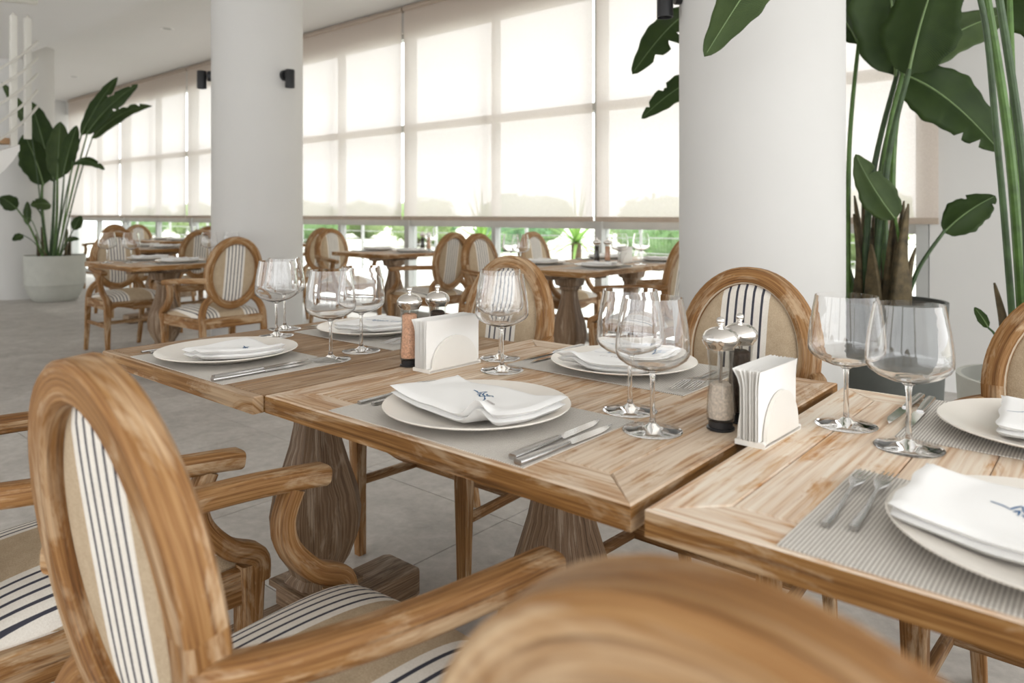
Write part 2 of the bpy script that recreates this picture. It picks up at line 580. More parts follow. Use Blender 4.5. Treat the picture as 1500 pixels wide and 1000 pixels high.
# windows: one per bay, each with frame bars and six panes
for n in range(6):
    xr, xl = XP[n], XP[n + 1]
    xm = (xl + xr) / 2
    w = link(bpy.data.objects.new('window_%d' % (n + 1), None))
    w.location = (xm, YW + .045, 0)
    w['kind'] = 'structure'
    hw = (xr - xl) / 2
    ft = .06
    obj('post', MB().box(hw - .035, hw + .035, -.05, .07, 0, 3.02), M['frame'], w)
    if n == 5:
        obj('post', MB().box(-hw - .035, -hw + .035, -.05, .07, 0, 3.02), M['frame'], w)
    obj('mullion', MB().box(-.025, .025, -.02, .06, .07, 3.02), M['frame'], w)
    for z0, z1 in ((0, .07), (.965, 1.035), (1.975, 2.045), (2.97, 3.02)):
        obj('transom', MB().box(-hw + .035, hw - .035, -.025, .062, z0, z1), M['frame'], w)
    for a, b in ((-hw + .035, -.025), (.025, hw - .035)):
        for z0, z1 in ((.07, .965), (1.035, 1.975), (2.045, 2.97)):
            obj('pane', MB().box(a, b, .016, .024, z0, z1), M['pane'], w)

names = ['right-hand roller blind that ends against the white wall', 'wide roller blind left of the right round column', 'roller blind just right of the left round column',
         'roller blind hidden mostly behind the left round column', 'roller blind left of the left round column, above the far tables', 'leftmost roller blind beside the potted plant']
for n in range(6):
    xr, xl = XP[n] - .018, XP[n + 1] + .018
    if n == 0: xr = -.87
    t = thing('roller_blind', names[n], 'blind', ((xl + xr) / 2, YW - .055, 1.03), 0, 'roller blinds along the window wall')
    h = (xr - xl) / 2
    def fab(u, v):
        x = -h + 2 * h * u; z = .035 + v * (ZC - 1.03 - .04)
        return (x, .004 * sin(x * 3.1 + z) * (1 - v), z)
    obj('fabric', MB().grid(fab, 12, 8), M['blind'], t)
    obj('bottom_bar', MB().sweep([(-h, 0, .02), (h, 0, .02)], rrect(.022, .04, .006)), M['blind_bar'], t)
    obj('roller_tube', MB().sweep([(-h, .01, ZC - 1.03 - .04), (h, .01, ZC - 1.03 - .04)], circ(.03, 14)), M['blind_bar'], t)

# round columns
def column(name, x, y, r, label):
    o = struct(name, MB().lathe([(0, 0), (r, 0), (r, ZC + .1), (0, ZC + .1)], 72), M['plaster'])
    o.location = (x, y, 0)
    return o
column('column', -5.34, 3.12, .35, '')
column('column', -1.24, 3.17, .35, '')
column('column', -11.15, 3.06, .40, '')

# black spotlights on the columns
def spot(name, cx, cy, r, ang, z, label):
    # ang: direction the mount faces, from the column axis
    t = thing(name, label, 'spotlight', (cx + r * cos(ang), cy + r * sin(ang), z), ang, 'black spotlights on the round columns')
    obj('mount_plate', MB().sweep([(-.002, 0, 0), (.028, 0, 0)], circ(.042, 24)), M['black'], t)
    obj('arm', MB().sweep([(.02, 0, 0), (.060, 0, 0)], circ(.012, 12)), M['black'], t)
    hd = obj('lamp_head', MB().lathe([(0, .05), (.034, .05), (.036, .046), (.036, -.088), (.032, -.088), (.030, -.07), (0, -.07)], 28, (.072, 0, -.012)), M['black'], t)
    obj('lens', MB().lathe([(0, -.068), (.0295, -.0685)], 24, (.072, 0, -.012)), M['ceramic'], hd)
    return t
LAT = V((.7627, .6468)); TOC = V((.6468, -.7627))
def ang_of(sx):   # sx: sine of the offset towards the right of the view
    d = LAT * sx + TOC * sqrt(max(0, 1 - sx * sx)); return math.atan2(d.y, d.x)
spot('spotlight', -5.34, 3.12, .35, ang_of(-.97), 2.19, 'black spotlight on the left edge of the left round column')
spot('spotlight', -5.34, 3.12, .35, ang_of(.80), 2.17, 'black spotlight on the right half of the left round column')
spot('spotlight', -1.24, 3.17, .35, ang_of(-1.0), 2.07, 'black spotlight at the top left of the right round column')
for x, y, lb in ((-8.7, 3.9, 'small round downlight in the ceiling nearer the left column'), (-12.9, 4.3, 'small round downlight in the ceiling above the far plant')):
    t = thing('downlight', lb, 'light', (x, y, ZC), 0, 'recessed ceiling downlights')
    obj('trim_ring', MB().lathe([(.05, 0), (.075, -.006), (.078, 0)], 24), M['white_paint'], t)
    obj('baffle', MB().lathe([(.05, -.001), (.02, -.002), (0, -.002)], 20), M['frame'], t)

# ------------------------------------------------------------------ furniture
RING_A, RING_B = .172, .213
TILT = radians(9)
YB_C, ZB_C = -.215, .715
EZ = V((0, -sin(TILT), cos(TILT))); EN = V((0, cos(TILT), sin(TILT))); EX = V((1, 0, 0))
OC = V((0, YB_C, ZB_C))

def make_chair():
    t = thing('armchair', '', 'chair')
    wd = M['wood_chair']
    ring = [OC + EX * (RING_A * cos(a)) + EZ * (RING_B * sin(a)) for a in [2 * pi * k / 56 for k in range(56)]]
    sec = [(-.024, -.022), (-.018, -.028), (.018, -.028), (.025, -.022), (.026, .012), (.021, .021), (.009, .025), (-.004, .019), (-.014, .017), (-.022, .011)]
    obj('back_frame', MB().sweep(ring, sec, up=EN, closed=True), wd, t, 40)
    # upholstered oval, front and rear
    def pad(off0, dome, sgn, a, b):
        mb = MB(); nr, ns = 7, 48
        P = []; F = []
        for i in range(nr + 1):
            r = i / nr
            for k in range(ns):
                ph = 2 * pi * k / ns
                P.append(OC + EX * (a * r * cos(ph)) + EZ * (b * r * sin(ph)) + EN * (sgn * (off0 + dome * sqrt(max(0, 1 - r ** 4)))))
        for i in range(nr):
            for k in range(ns):
                k2 = (k + 1) % ns
                F.append((i * ns + k, (i + 1) * ns + k, (i + 1) * ns + k2, i * ns + k2))
        return mb.add(P, F)
    ai, bi = RING_A - .017, RING_B - .017
    bp = obj('back_pad', pad(.004, .022, 1, ai, bi), M['stripe_back'], t, 60)
    pr = [OC + EX * ((ai - .004) * cos(a)) + EZ * ((bi - .004) * sin(a)) + EN * .0155 for a in [2 * pi * k / 48 for k in range(48)]]
    obj('piping', MB().sweep(pr, circ(.0042, 8), up=EN, closed=True), M['piping'], bp)
    obj('rear_panel', pad(.004, .008, -1, ai, bi), M['stripe_back'], t, 60)
    for s in (-1, 1):
        # rear leg sweeping up into the oval
        pth = spline([(s * .205, -.285, 0), (s * .208, -.245, .20), (s * .210, -.222, .38), (s * .206, -.212, .46), (s * .180, -.197, .52), (s * .135, -.190, .555)], 6)
        obj('leg', MB().sweep(pth, rrect(.040, .036, .008), lambda q: .72 + .28 * min(1, q * 3), up=(0, 1, 0)), wd, t)
        # front leg
        obj('leg', MB().sweep([(s * .232, .232, 0), (s * .236, .236, .20), (s * .238, .238, .38), (s * .238, .238, .437)], rrect(.050, .050, .008),
                              lambda q: .58 + .42 * min(1, q * 1.15), up=(0, 1, 0)), wd, t)
        # arm and its curved support
        pth = spline([(s * .178, -.232, .672), (s * .214, -.16, .670), (s * .243, -.04, .664), (s * .252, .08, .655), (s * .250, .175, .645), (s * .250, .212, .640)], 6)
        arm = obj('arm', MB().sweep(pth, rrect(.046, .036, .011), lambda q: (.72 + .28 * q, 1.0 - .12 * (q > .97)), up=(0, 0, 1)), wd, t)
        pth = spline([(s * .250, .150, .632), (s * .250, .132, .585), (s * .250, .142, .535), (s * .249, .190, .480), (s * .247, .246, .447), (s * .243, .252, .40)], 6)
        obj('arm_support', MB().sweep(pth, rrect(.038, .040, .009), lambda q: (1, .8 + .35 * max(0, q - .25)), up=(0, 1, .3)), wd, arm)
        # side rail and stretcher
        obj('side_rail', MB().sweep([(s * .212, -.215, .398), (s * .238, .225, .398)], rrect(.030, .068, .005)), wd, t)
        obj('stretcher', MB().sweep([(s * .208, -.235, .235), (s * .234, .228, .235)], rrect(.020, .028, .006)), wd, t)
    obj('cross_stretcher', MB().sweep([(-.222, 0, .235), (.222, 0, .235)], rrect(.020, .028, .006)), wd, t)
    obj('back_rail', MB().sweep([(-.205, -.220, .400), (.205, -.220, .400)], rrect(.030, .066, .005)), wd, t)
    # scalloped front apron
    n = 20; P = []; F = []; U = []
    for i in range(n + 1):
        x = -.218 + .436 * i / n; q = abs(x) / .218
        zb = .352 + .030 * (.5 - .5 * cos(pi * min(1, q * 1.25))) - .020 * max(0, (q - .8) / .2)
        for y in (.226, .252):
            P += [(x, y, zb), (x, y, .432)]
    for i in range(n):
        a = i * 4; b = a + 4
        for q in ((a, b, b + 1, a + 1), (a + 2, a + 3, b + 3, b + 2), (a, a + 2, b + 2, b), (a + 1, b + 1, b + 3, a + 3)):
            F.append(q); U.append([(P[k][0], P[k][2] + P[k][1]) for k in q])
    F += [(0, 1, 3, 2), (n * 4, n * 4 + 2, n * 4 + 3, n * 4 + 1)]; U += [[(0, 0)] * 4] * 2
    obj('front_apron', MB().add(P, F, U), wd, t)
    # domed seat cushion
    def cush(u, v):
        a = u * 2 - 1; b = v * 2 - 1
        y = -.205 + .455 * v
        hwid = .207 + .036 * v
        ra = abs(a) ** 5; rb = abs(b) ** 5
        rr = (1 - ra) * (1 - rb)
        k = 1 - .035 * (abs(a) ** 6) * (abs(b) ** 6) * 2
        if v > .5: y += .012 * (1 - a * a)
        z = .436 + .036 * rr ** .5 + .026 * (1 - a * a) * (1 - b * b)
        return (a * hwid * k, y, z)
    mb = MB().grid(cush, 28, 28)
    cu = obj('seat_cushion', mb, M['stripe_seat'], t, 80)
    def skirt():
        m2 = MB(); rim = []
        for i in range(29): rim.append(cush(i / 28, 0))
        for i in range(1, 29): rim.append(cush(1, i / 28))
        for i in range(27, -1, -1): rim.append(cush(i / 28, 1))
        for i in range(27, 0, -1): rim.append(cush(0, i / 28))
        n = len(rim)
        P = [p for p in rim] + [(p[0] * .985, p[1], .425) for p in rim]
        return m2.add(P, [(i, (i + 1) % n, n + (i + 1) % n, n + i) for i in range(n)])
    obj('cushion_edge', skirt(), M['stripe_seat'], cu, 80)
    return t

CH = Proto(make_chair())
RIGHT, LEFTW = -pi / 2, pi / 2     # facing +X, facing -X
chairs = [
    ((-.82, .54), 0, 'foreground armchair with its back to the camera at left, arm reaching the table edge', 'chairs at the set dining table'),
    ((-1.507, .485), 0, 'armchair behind the left foreground chair, tucked to the far left end of the table', 'chairs at the set dining table'),
    ((-.118, .527), 0, 'blurred armchair closest to the camera at the bottom centre', 'chairs at the set dining table'),
    ((-.79, 1.70), pi, 'armchair facing the camera in front of the right round column, behind the salt mills', 'chairs at the set dining table'),
    ((-1.645, 1.69), pi, 'armchair facing the camera behind the first napkin holder', 'chairs at the set dining table'),
    ((-.05, 1.70), pi, 'armchair cut off by the right edge, beside the pale planter', 'chairs at the set dining table'),
    ((-6.10, 2.42), RIGHT, 'armchair facing right at the left end of the table before the left column', 'chairs at the table before the left column'),
    ((-4.62, 2.40), LEFTW, 'armchair seen from behind in front of the left round column', 'chairs at the table before the left column'),
    ((-5.85, 4.36), RIGHT, 'armchair facing right at the left side of the small table by the window', 'chairs by the window'),
    ((-4.36, 4.12), LEFTW, 'armchair seen from behind at the right side of the small window table', 'chairs by the window'),
    ((-6.75, 4.55), LEFTW, 'armchair seen from behind, back to back with one at the small window table', 'chairs by the window'),
    ((-3.50, 4.02), RIGHT, 'armchair facing right, left of the two joined window tables, nearer', 'chairs by the window'),
    ((-3.50, 4.68), RIGHT, 'armchair facing right behind the wine glasses of the joined window tables', 'chairs by the window'),
    ((-2.22, 3.90), LEFTW, 'armchair at the joined window tables, half hidden by the right round column', 'chairs by the window'),
    ((-8.35, 3.30), RIGHT, 'armchair facing right at the second table of the left row', 'chairs at the far left tables'),
    ((-6.90, 3.30), LEFTW, 'armchair seen from behind at the second table of the left row', 'chairs at the far left tables'),
    ((-10.3, 4.32), RIGHT, 'armchair facing right at the farthest table of the left row', 'chairs at the far left tables'),
    ((-8.75, 4.32), LEFTW, 'armchair seen from behind at the farthest table of the left row', 'chairs at the far left tables'),
    ((-11.4, 4.25), LEFTW, 'lone armchair seen from behind just right of the pale planter', 'chairs at the far left tables'),
]
for (x, y), rz, lb, gp in chairs:
    CH.place((x, y, 0), rz, lb, gp)

# ---- tables: boarded top, baluster pedestal on a sled foot
def make_table(name, label, cx, cy, w, d, mat, framed, group, rnd):
    t = thing(name, label, 'table', (cx, cy, 0), 0, group)
    rg = random.Random(rnd)
    th, zt = .033, .75
    def board(x0, x1, y0, y1, poly=None, dz=0):
        b = .0022
        mb = MB()
        if poly is None: poly = [(x0, y0), (x1, y0), (x1, y1), (x0, y1)]
        n = len(poly)
        cxp = sum(p[0] for p in poly) / n; cyp = sum(p[1] for p in poly) / n
        def inset(p):
            vx, vy = cxp - p[0], cyp - p[1]
            return (p[0] + b * (1 if vx > 0 else -1), p[1] + b * (1 if vy > 0 else -1))
        P = [(p[0], p[1], zt - th) for p in poly] + [(p[0], p[1], zt - b + dz) for p in poly] + [(*inset(p), zt + dz) for p in poly]
        lx = max(p[0] for p in poly) - min(p[0] for p in poly); ly = max(p[1] for p in poly) - min(p[1] for p in poly)
        def uv(p): return (p[0], p[1] + p[2]) if lx > ly else (p[1], p[0] + p[2])
        F = [tuple(range(n - 1, -1, -1)), tuple(range(2 * n, 3 * n))]
        for i in range(n):
            j = (i + 1) % n
            F += [(i, j, n + j, n + i), (n + i, n + j, 2 * n + j, 2 * n + i)]
        return mb.add(P, F, [[uv(P[k]) for k in f] for f in F])
    def lay(name, mb):
        o = obj(name, mb, mat, t)
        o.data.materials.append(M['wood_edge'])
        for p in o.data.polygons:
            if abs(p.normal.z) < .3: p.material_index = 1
    hw, hd = w / 2, d / 2
    fw = .075 if framed else 0
    if framed:
        g = .0006
        for poly in ([(-hw, -hd), (hw, -hd), (hw - fw, -hd + fw - g), (-hw + fw, -hd + fw - g)],
                     [(hw, -hd), (hw, hd), (hw - fw, hd - fw), (hw - fw, -hd + fw)],
                     [(hw, hd), (-hw, hd), (-hw + fw, hd - fw), (hw - fw, hd - fw)],
                     [(-hw, hd), (-hw, -hd), (-hw + fw, -hd + fw), (-hw + fw, hd - fw)]):
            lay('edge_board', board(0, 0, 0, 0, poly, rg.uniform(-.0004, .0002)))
    if not framed:
        for sg in (-1, 1):
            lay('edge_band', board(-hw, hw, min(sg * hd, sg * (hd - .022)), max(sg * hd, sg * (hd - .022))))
    nb = 6 if framed else 7
    iw = 2 * (hw - fw)
    cuts = [0]
    for k in range(nb): cuts.append(cuts[-1] + rg.uniform(.8, 1.25))
    cuts = [-iw / 2 + iw * c / cuts[-1] for c in cuts]
    for k in range(nb):
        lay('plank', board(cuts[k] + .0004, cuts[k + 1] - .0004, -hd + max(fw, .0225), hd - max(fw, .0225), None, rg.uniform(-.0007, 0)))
    bm_ = M['wood_base']
    obj('support_bearer', MB().sweep([(-.26, 0, .700), (.26, 0, .700)], rrect(.09, .033, .004), lambda q: (1, 1)), bm_, t)
    obj('support_bearer', MB().sweep([(0, -.25, .690), (0, .25, .690)], rrect(.09, .030, .004)), bm_, t)
    # baluster: chamfered square section, tall vase profile
    prof = [(.148, .070), (.165, .056), (.180, .060), (.215, .080), (.265, .097), (.320, .101), (.375, .093), (.440, .074), (.500, .058), (.550, .049), (.585, .047), (.600, .058), (.615, .058), (.625, .082), (.675, .092)]
    P = []; F = []; U = []; m = 16
    for z, r in prof:
        c = r * .42
        for k, (sx, sy) in enumerate(((1, 1), (-1, 1), (-1, -1), (1, -1))):
            pts = [(sx * r, sy * (r - c)), (sx * (r - c), sy * r)]
            if sx * sy < 0: pts.reverse()
            for q in pts: P.append((q[0], q[1], z))
    m = 8
    for i in range(len(prof) - 1):
        for k in range(m):
            q = (i * m + k, i * m + (k + 1) % m, (i + 1) * m + (k + 1) % m, (i + 1) * m + k)
            F.append(q)
            U.append([(P[q[0]][2], k * .1), (P[q[0]][2], k * .1 + .1), (P[q[2]][2], k * .1 + .1), (P[q[2]][2], k * .1)])
    F += [tuple(range(m - 1, -1, -1)), tuple((len(prof) - 1) * m + k for k in range(m))]; U += [[(0, 0)] * m] * 2
    obj('baluster', MB().add(P, F, U), bm_, t, 25)
    obj('collar', MB().box(-.085, .085, -.085, .085, .133, .148), bm_, t)
    obj('plinth_block', MB().box(-.072, .072, -.072, .072, .085, .133), bm_, t)
    obj('sled_foot', MB().sweep([(0, -.30, .0425), (0, -.28, .0425), (0, .28, .0425), (0, .30, .0425)], rrect(.145, .085, .008),
                                lambda q: (1, 1) if .01 < q < .99 else (.94, .9)), bm_, t)
    return t

TABS = 'joined tables of the main dining setting'
make_table('dining_table', 'left end of the main dining table, plain brown boards', -1.607, 1.105, .714, .77, M['wood_table_brown'], False, TABS, 1)
make_table('dining_table', 'middle section of the main dining table with mitred edge boards', -.846, 1.148, .80, .81, M['wood_table'], True, TABS, 2)
make_table('dining_table', 'near right section of the main dining table, whitewashed with orange wear', -.028, 1.135, .80, .78, M['wood_table_washed'], True, TABS, 3)
make_table('dining_table', 'table in front of the left round column with two armchairs', -5.30, 2.36, .80, .78, M['wood_table'], True, 'far dining tables', 4)
make_table('dining_table', 'small table by the window between the two round columns', -5.10, 4.34, .80, .78, M['wood_table'], True, 'far dining tables', 5)
make_table('dining_table', 'nearer of the two joined tables by the window', -2.80, 3.89, .80, .78, M['wood_table'], True, 'far dining tables', 6)
make_table('dining_table', 'farther of the two joined tables, close to the window', -2.80, 4.675, .80, .78, M['wood_table'], True, 'far dining tables', 7)
make_table('dining_table', 'second table in the row at far left', -7.60, 3.30, .80, .78, M['wood_table'], True, 'far dining tables', 8)
make_table('dining_table', 'farthest table of the row at far left', -9.50, 4.32, .80, .78, M['wood_table'], True, 'far dining tables', 9)
make_table('dining_table', 'table mostly hidden behind the left round column', -7.55, 4.55, .80, .78, M['wood_table'], True, 'far dining tables', 10)

# ------------------------------------------------------------------ things on the tables
ZT = .75
def make_mat():
    def top(u, v): return (-.22 + .44 * u, -.145 + .29 * v, .0016)
    mb = MB().box(-.22, .22, -.145, .145, 0.0002, .0018)
    o = obj('placemat', mb, M['weave'], None, 0)
    return tag(o, '', 'placemat')
def make_plate():
    R = .160
    prof = [(0, .0), (.085, .0), (.092, .002), (.120, .009), (.150, .0165), (R, .0195), (R + .0012, .0210), (R, .0224), (.150, .0200), (.120, .0125), (.095, .0062), (.07, .0050), (0, .0048)]
    t = thing('plate', '', 'plate')
    obj('dish', MB().lathe(prof, 64), M['porcelain'], t, 50)
    return t
def make_glass():
    t = thing('wine_glass', '', 'glass')
    out = [(0, .0), (.046, 0), (.0475, .0012), (.046, .0024), (.030, .0042), (.012, .0075), (.0055, .013), (.0042, .022), (.0037, .05), (.0038, .08), (.0048, .091), (.010, .0960),
           (.026, .1000), (.043, .1070), (.0540, .1150), (.0582, .1225), (.0588, .130), (.0578, .147), (.0550, .170), (.0515, .190), (.0480, .2075), (.0474, .2122)]
    inn = [(.0464, .2122), (.0470, .2070), (.0505, .1898), (.0540, .170), (.0568, .147), (.0577, .130), (.0570, .1236), (.0530, .1165), (.042, .1086), (.026, .1018), (.010, .0986), (0, .0978)]
    obj('bowl_and_stem', MB().lathe(out + inn, 48), M['glass'], t, 70)
    return t
def cutlery_path(L, zf): return [(0, -L / 2 + L * k / 24, zf(k / 24)) for k in range(25)]
def make_knife():
    t = thing('table_knife', '', 'knife')
    def wid(q): return (.55 + .45 * sin(min(1, q * 1.4 + .25) * pi) ** .5 if q < .98 else .5, 1)
    h = [(0, -.115 + .115 * k / 14, .0042) for k in range(15)]
    obj('handle', MB().sweep(h, rrect(.0155, .0080, .0036), lambda q: (.70 + .30 * cos((q - .30) * 2.2), .85 + .15 * cos(q * 3))), M['steel_dark'], t)
    P = []; n = 14
    for k in range(n + 1):
        q = k / n; y = 0.0 + .122 * q
        wl = -.0078 + .0030 * q ** 3; wr = .0088 if q < .55 else .0088 - .0135 * ((q - .55) / .45) ** 2
        wr = max(wr, wl + .001)
        for z in (.0030, .0044): P += [(wl, y, z), (wr, y, z if z < .004 else .0034)]
    F = []
    for k in range(n):
        a = 4 * k; b = a + 4
        F += [(a, b, b + 1, a + 1), (a + 2, a + 3, b + 3, b + 2), (a, a + 2, b + 2, b), (a + 1, b + 1, b + 3, a + 3)]
    F += [(0, 1, 3, 2), (4 * n, 4 * n + 2, 4 * n + 3, 4 * n + 1)]
    obj('blade', MB().add(P, F), M['steel'], t, 20)
    return t
def make_fork():
    t = thing('table_fork', '', 'fork')
    def zf(q): return .0038 + .007 * max(0, sin((q - .35) * pi / .65)) * (q > .35)
    pth = [(0, -.105 + .150 * k / 22, zf(k / 22 * .72)) for k in range(23)]
    def w(q):
        if q < .30: a = .62 - .10 * abs(q - .08) / .22
        elif q < .72: a = .50 - .26 * (q - .30) / .42
        elif q < .80: a = .24
        else: a = .24 + 1.0 * min(1, (q - .80) / .16) ** .7
        return (a, 1.15 - .5 * q)
    obj('handle', MB().sweep(pth, rrect(.0160, .0042, .0016), w), M['steel_dark'], t)
    for k in range(4):
        x = -.0084 + .0056 * k
        p = spline([(x * .9, .043, zf(.71)), (x, .060, zf(.79)), (x, .078, zf(.88)), (x, .100, zf(1.0) + .002)], 4)
        obj('tine', MB().sweep(p, rrect(.0034, .0022, .0008), lambda q: 1 - .5 * q), M['steel'], t)
    return t

# the folded cloth napkins: stacked soft layers, printed with a blue script logo
LOGO = [[(-.16, .10), (-.06, .12), (.0, .16)], [(.0, .02), (.03, .20), (.05, .34)], [(.05, .34), (.08, .14), (.12, .0)], [(.12, .0), (.16, .24), (.19, .40), (.23, .42)],
        [(.22, .20), (.235, .05), (.27, .04)], [(.225, .30), (.235, .31)], [(.30, .20), (.335, .18), (.35, .05), (.39, .08), (.41, .22)], [(.41, .22), (.46, .18), (.50, .20)],
        [(.56, .20), (.51, .16), (.52, .05), (.57, .05), (.60, .14), (.56, .20), (.64, .18)], [(.66, .20), (.67, .04), (.70, .18), (.74, .19), (.75, .05), (.79, .06)],
        [(.90, .19), (.84, .18), (.82, .07), (.87, .05), (.91, .18), (.92, .06), (.97, .05), (1.06, .11), (1.18, .12)]]
LOGO_SHORT = [[(-.35, .12), (-.12, .10), (.0, .04)], [(.0, .04), (.06, .24), (.12, .34), (.16, .20)], [(.08, -.02), (.14, .10), (.18, -.12)], [(.16, .20), (.30, .04), (.46, .0), (.62, -.12)],
              [(.34, .20), (.46, .10), (.66, .18), (.78, .12)], [(.22, -.02), (.36, -.14), (.50, -.04), (.62, .10)], [(.62, -.12), (.78, -.22), (.86, -.36)]]
def make_napkin(label, w, d, cx, cy, z, rot, ridge=None, curl=0, seed=0, logo=None, off=(0, 0)):
    """one cloth napkin; ridge = (x position, height) of a fold that stands up along the front edge"""
    rg = random.Random(seed)
    t = thing('cloth_napkin', label, 'napkin', (cx, cy, z), rot, 'folded cloth napkins on the plates')
    p1, p2, p3 = rg.uniform(0, 6), rg.uniform(0, 6), rg.uniform(0, 6)
    def h(x, y):
        s = .0016 * sin(x * 38 + p1) * cos(y * 30 + p2) + .0022 * sin(x * 17 - y * 21 + p3)
        if ridge:
            q = (x - ridge[0]) / .022
            f = max(0, 1 - (y + d / 2) / .06)
            s += ridge[1] * math.exp(-q * q) * f ** 1.5
        s += curl * max(0, abs(x) / (w / 2) - .55) ** 2
        r = sqrt((x + off[0]) ** 2 + (y + off[1]) ** 2)
        s += max(0, r - .10) * .20          # the plate rises towards its rim
        return s
    tl = .0105
    for k, (sx, sy, dx, dy) in enumerate(((1, 1, 0, 0), (.990, .985, .0, .001))):
        z0 = (1 - k) * tl
        W, D = w * sx, d * sy
        nu, nv = 30, 20
        def pt(u, v, side):
            a = u * 2 - 1; b = v * 2 - 1
            e = max(abs(a), abs(b))
            x = a * W / 2 + dx + .0018 * sin(b * 7 + p1 + k); y = b * D / 2 + dy + .0018 * sin(a * 6 + p2 + k)
            lim = 1 - .05
            rnd = 0 if e < lim else ((e - lim) / .05)
            off = tl / 2 * sqrt(max(0, 1 - rnd ** 2))
            return (x, y, z0 + tl / 2 + off * side + h(x, y) * (1 if k == 0 else .95))
        mb = MB().grid(lambda u, v: pt(u, v, 1), nu, nv)
        mb.grid(lambda u, v: pt(u, v, -1), nu, nv)
        obj('fold_layer', mb, M['cloth'], t, 80)
    zt = 2 * tl + .0005
    def ribbon(strokes, sc, ox, oy, ang, wd):
        mb = MB(); ca, sa = cos(ang), sin(ang)
        for st in strokes:
            pts = spline([(q[0] * sc, q[1] * sc, 0) for q in st], 6)
            P = []
            for i, p in enumerate(pts):
                a = pts[max(i - 1, 0)]; b = pts[min(i + 1, len(pts) - 1)]
                tn = (b - a).normalized(); nn = V((-tn.y, tn.x, 0))
                q = i / max(1, len(pts) - 1)
                ww = wd * (.55 + .45 * sin(pi * min(1, q + .15)))
                for sgn in (-1, 1):
                    e = p + nn * (ww * sgn)
                    x = ox + e.x * ca - e.y * sa; y = oy + e.x * sa + e.y * ca
                    P.append((x, y, zt + h(x, y)))
            mb.add(P, [(2 * i, 2 * i + 2, 2 * i + 3, 2 * i + 1) for i in range(len(pts) - 1)])
        return mb
    if logo:
        kind, sc, ox, oy, ang = logo
        o = obj('printed_logo', ribbon(LOGO if kind == 'full' else LOGO_SHORT, sc, ox, oy, ang, .0013), M['blue_ink'], t, 0)
        o['label'] = 'blue script logo'
        small = []
        if kind == 'full':
            for r0, y0, n in ((.10, -.16, 17), (.45, .50, 9)):
                for k in range(n):
                    x = r0 + k * .048; hh = .05 + .03 * ((k * 7) % 3) / 2
                    if k % 6 == 5: continue
                    small.append([(x, y0, 0), (x + .012, y0 + hh, 0)]); small.append([(x + .012, y0 + hh, 0), (x + .026, y0, 0)])
        else:
            for k in range(7):
                x = .95 + k * .085; y0 = -.30 - k * .02
                small.append([(x, y0, 0), (x + .02, y0 + .10, 0)]); small.append([(x + .02, y0 + .10, 0), (x + .05, y0, 0)])
        obj('printed_lettering', ribbon([[q[:2] for q in s_] for s_ in small], sc, ox, oy, ang, .00055), M['grey_ink'], t, 0)['kind'] = 'stuff'
    return t

PM, PL, GL, KN, FK = Proto(make_mat()), Proto(make_plate()), Proto(make_glass()), Proto(make_knife()), Proto(make_fork())
GM = 'place settings of the main table'
# who: words that single the setting out
near_far = [
    # plate xy, mat xy, facing (0 = diner faces the window), words
    ((-1.637, .878), (-1.605, .876), 0, 'left end of the table, near side'),
    ((-1.66, 1.338), (-1.625, 1.338), pi, 'left end of the table, far side'),
    ((-.846, .905), (-.840, .900), 0, 'middle of the table, near side'),
    ((-.850, 1.385), (-.855, 1.395), pi, 'middle of the table, far side'),
    ((-.045, .915), (-.055, .895), 0, 'right end of the table, near side'),
    ((-.075, 1.375), (-.050, 1.378), pi, 'right end of the table, far side'),
]
ZM = ZT + .0018
for i, ((px_, py_), (mx, my), f, wds) in enumerate(near_far):
    PM.place((mx, my, ZT), f, 'woven grey placemat at the ' + wds, GM)
    PL.place((px_, py_, ZM), f, 'cream plate at the ' + wds, GM)
    c, s_ = cos(f), sin(f)
    dk = {2: -.012, 4: .0}.get(i, 0)
    for k, (dx, who) in enumerate(((.192, 'inner'), (.217, 'outer'))):
        x, y = dx, -.022 - .012 * k
        KN.place((px_ + x * c - y * s_, py_ + x * s_ + y * c, ZM), f + (.03 - .05 * k), who + ' knife at the ' + wds, GM)
    for k, (dx, who) in enumerate(((-.182, 'inner'), (-.208, 'outer'))):
        x, y = dx, (.022 if i != 0 else .0) - .010 * k
        FK.place((px_ + x * c - y * s_, py_ + x * s_ + y * c, ZM), f + .04, who + ' fork at the ' + wds, GM)
gl = [((-1.826, 1.124), 'nearer wine glass of the pair at the far left of the table'), ((-1.917, 1.208), 'farther wine glass of the pair at the far left of the table'),
      ((-1.428, 1.022), 'nearer of two wine glasses overlapping left of the first napkin holder'), ((-1.462, 1.138), 'farther of two wine glasses overlapping left of the first napkin holder'),
      ((-1.045, 1.198), 'nearer wine glass right of the first napkin holder'), ((-1.135, 1.295), 'farther wine glass right of the first napkin holder'),
      ((-.572, 1.020), 'nearer wine glass left of the salt mill in front'), ((-.660, 1.098), 'farther wine glass left of the salt mill in front'),
      ((-.346, 1.252), 'smaller-looking wine glass before the dark planter'), ((-.242, 1.190), 'rightmost wine glass on the main table')]
for (x, y), lb in gl:
    GL.place((x, y, ZT), 0, lb, 'wine glasses on the main table')
ZN = ZM + .0085
make_napkin('folded napkin with a standing front crease on the middle near plate', .272, .158, -.838, .893, ZN + .005, radians(-4), (.085, .026), .004, 3, ('short', .050, -.010, .012, radians(-8)), (.008, -.012))
make_napkin('rolled-edge folded napkin on the left near plate', .180, .165, -1.578, .862, ZN + .004, radians(-3), (-.02, .006), .004, 5, ('short', .034, .005, .02, radians(-10)), (.059, -.016))
make_napkin('folded napkin with full logo on the middle far plate', .205, .205, -.836, 1.355, ZN + .003, radians(-2), (-.06, .010), .003, 8, ('full', .135, .072, .055, radians(188)), (.014, -.03))
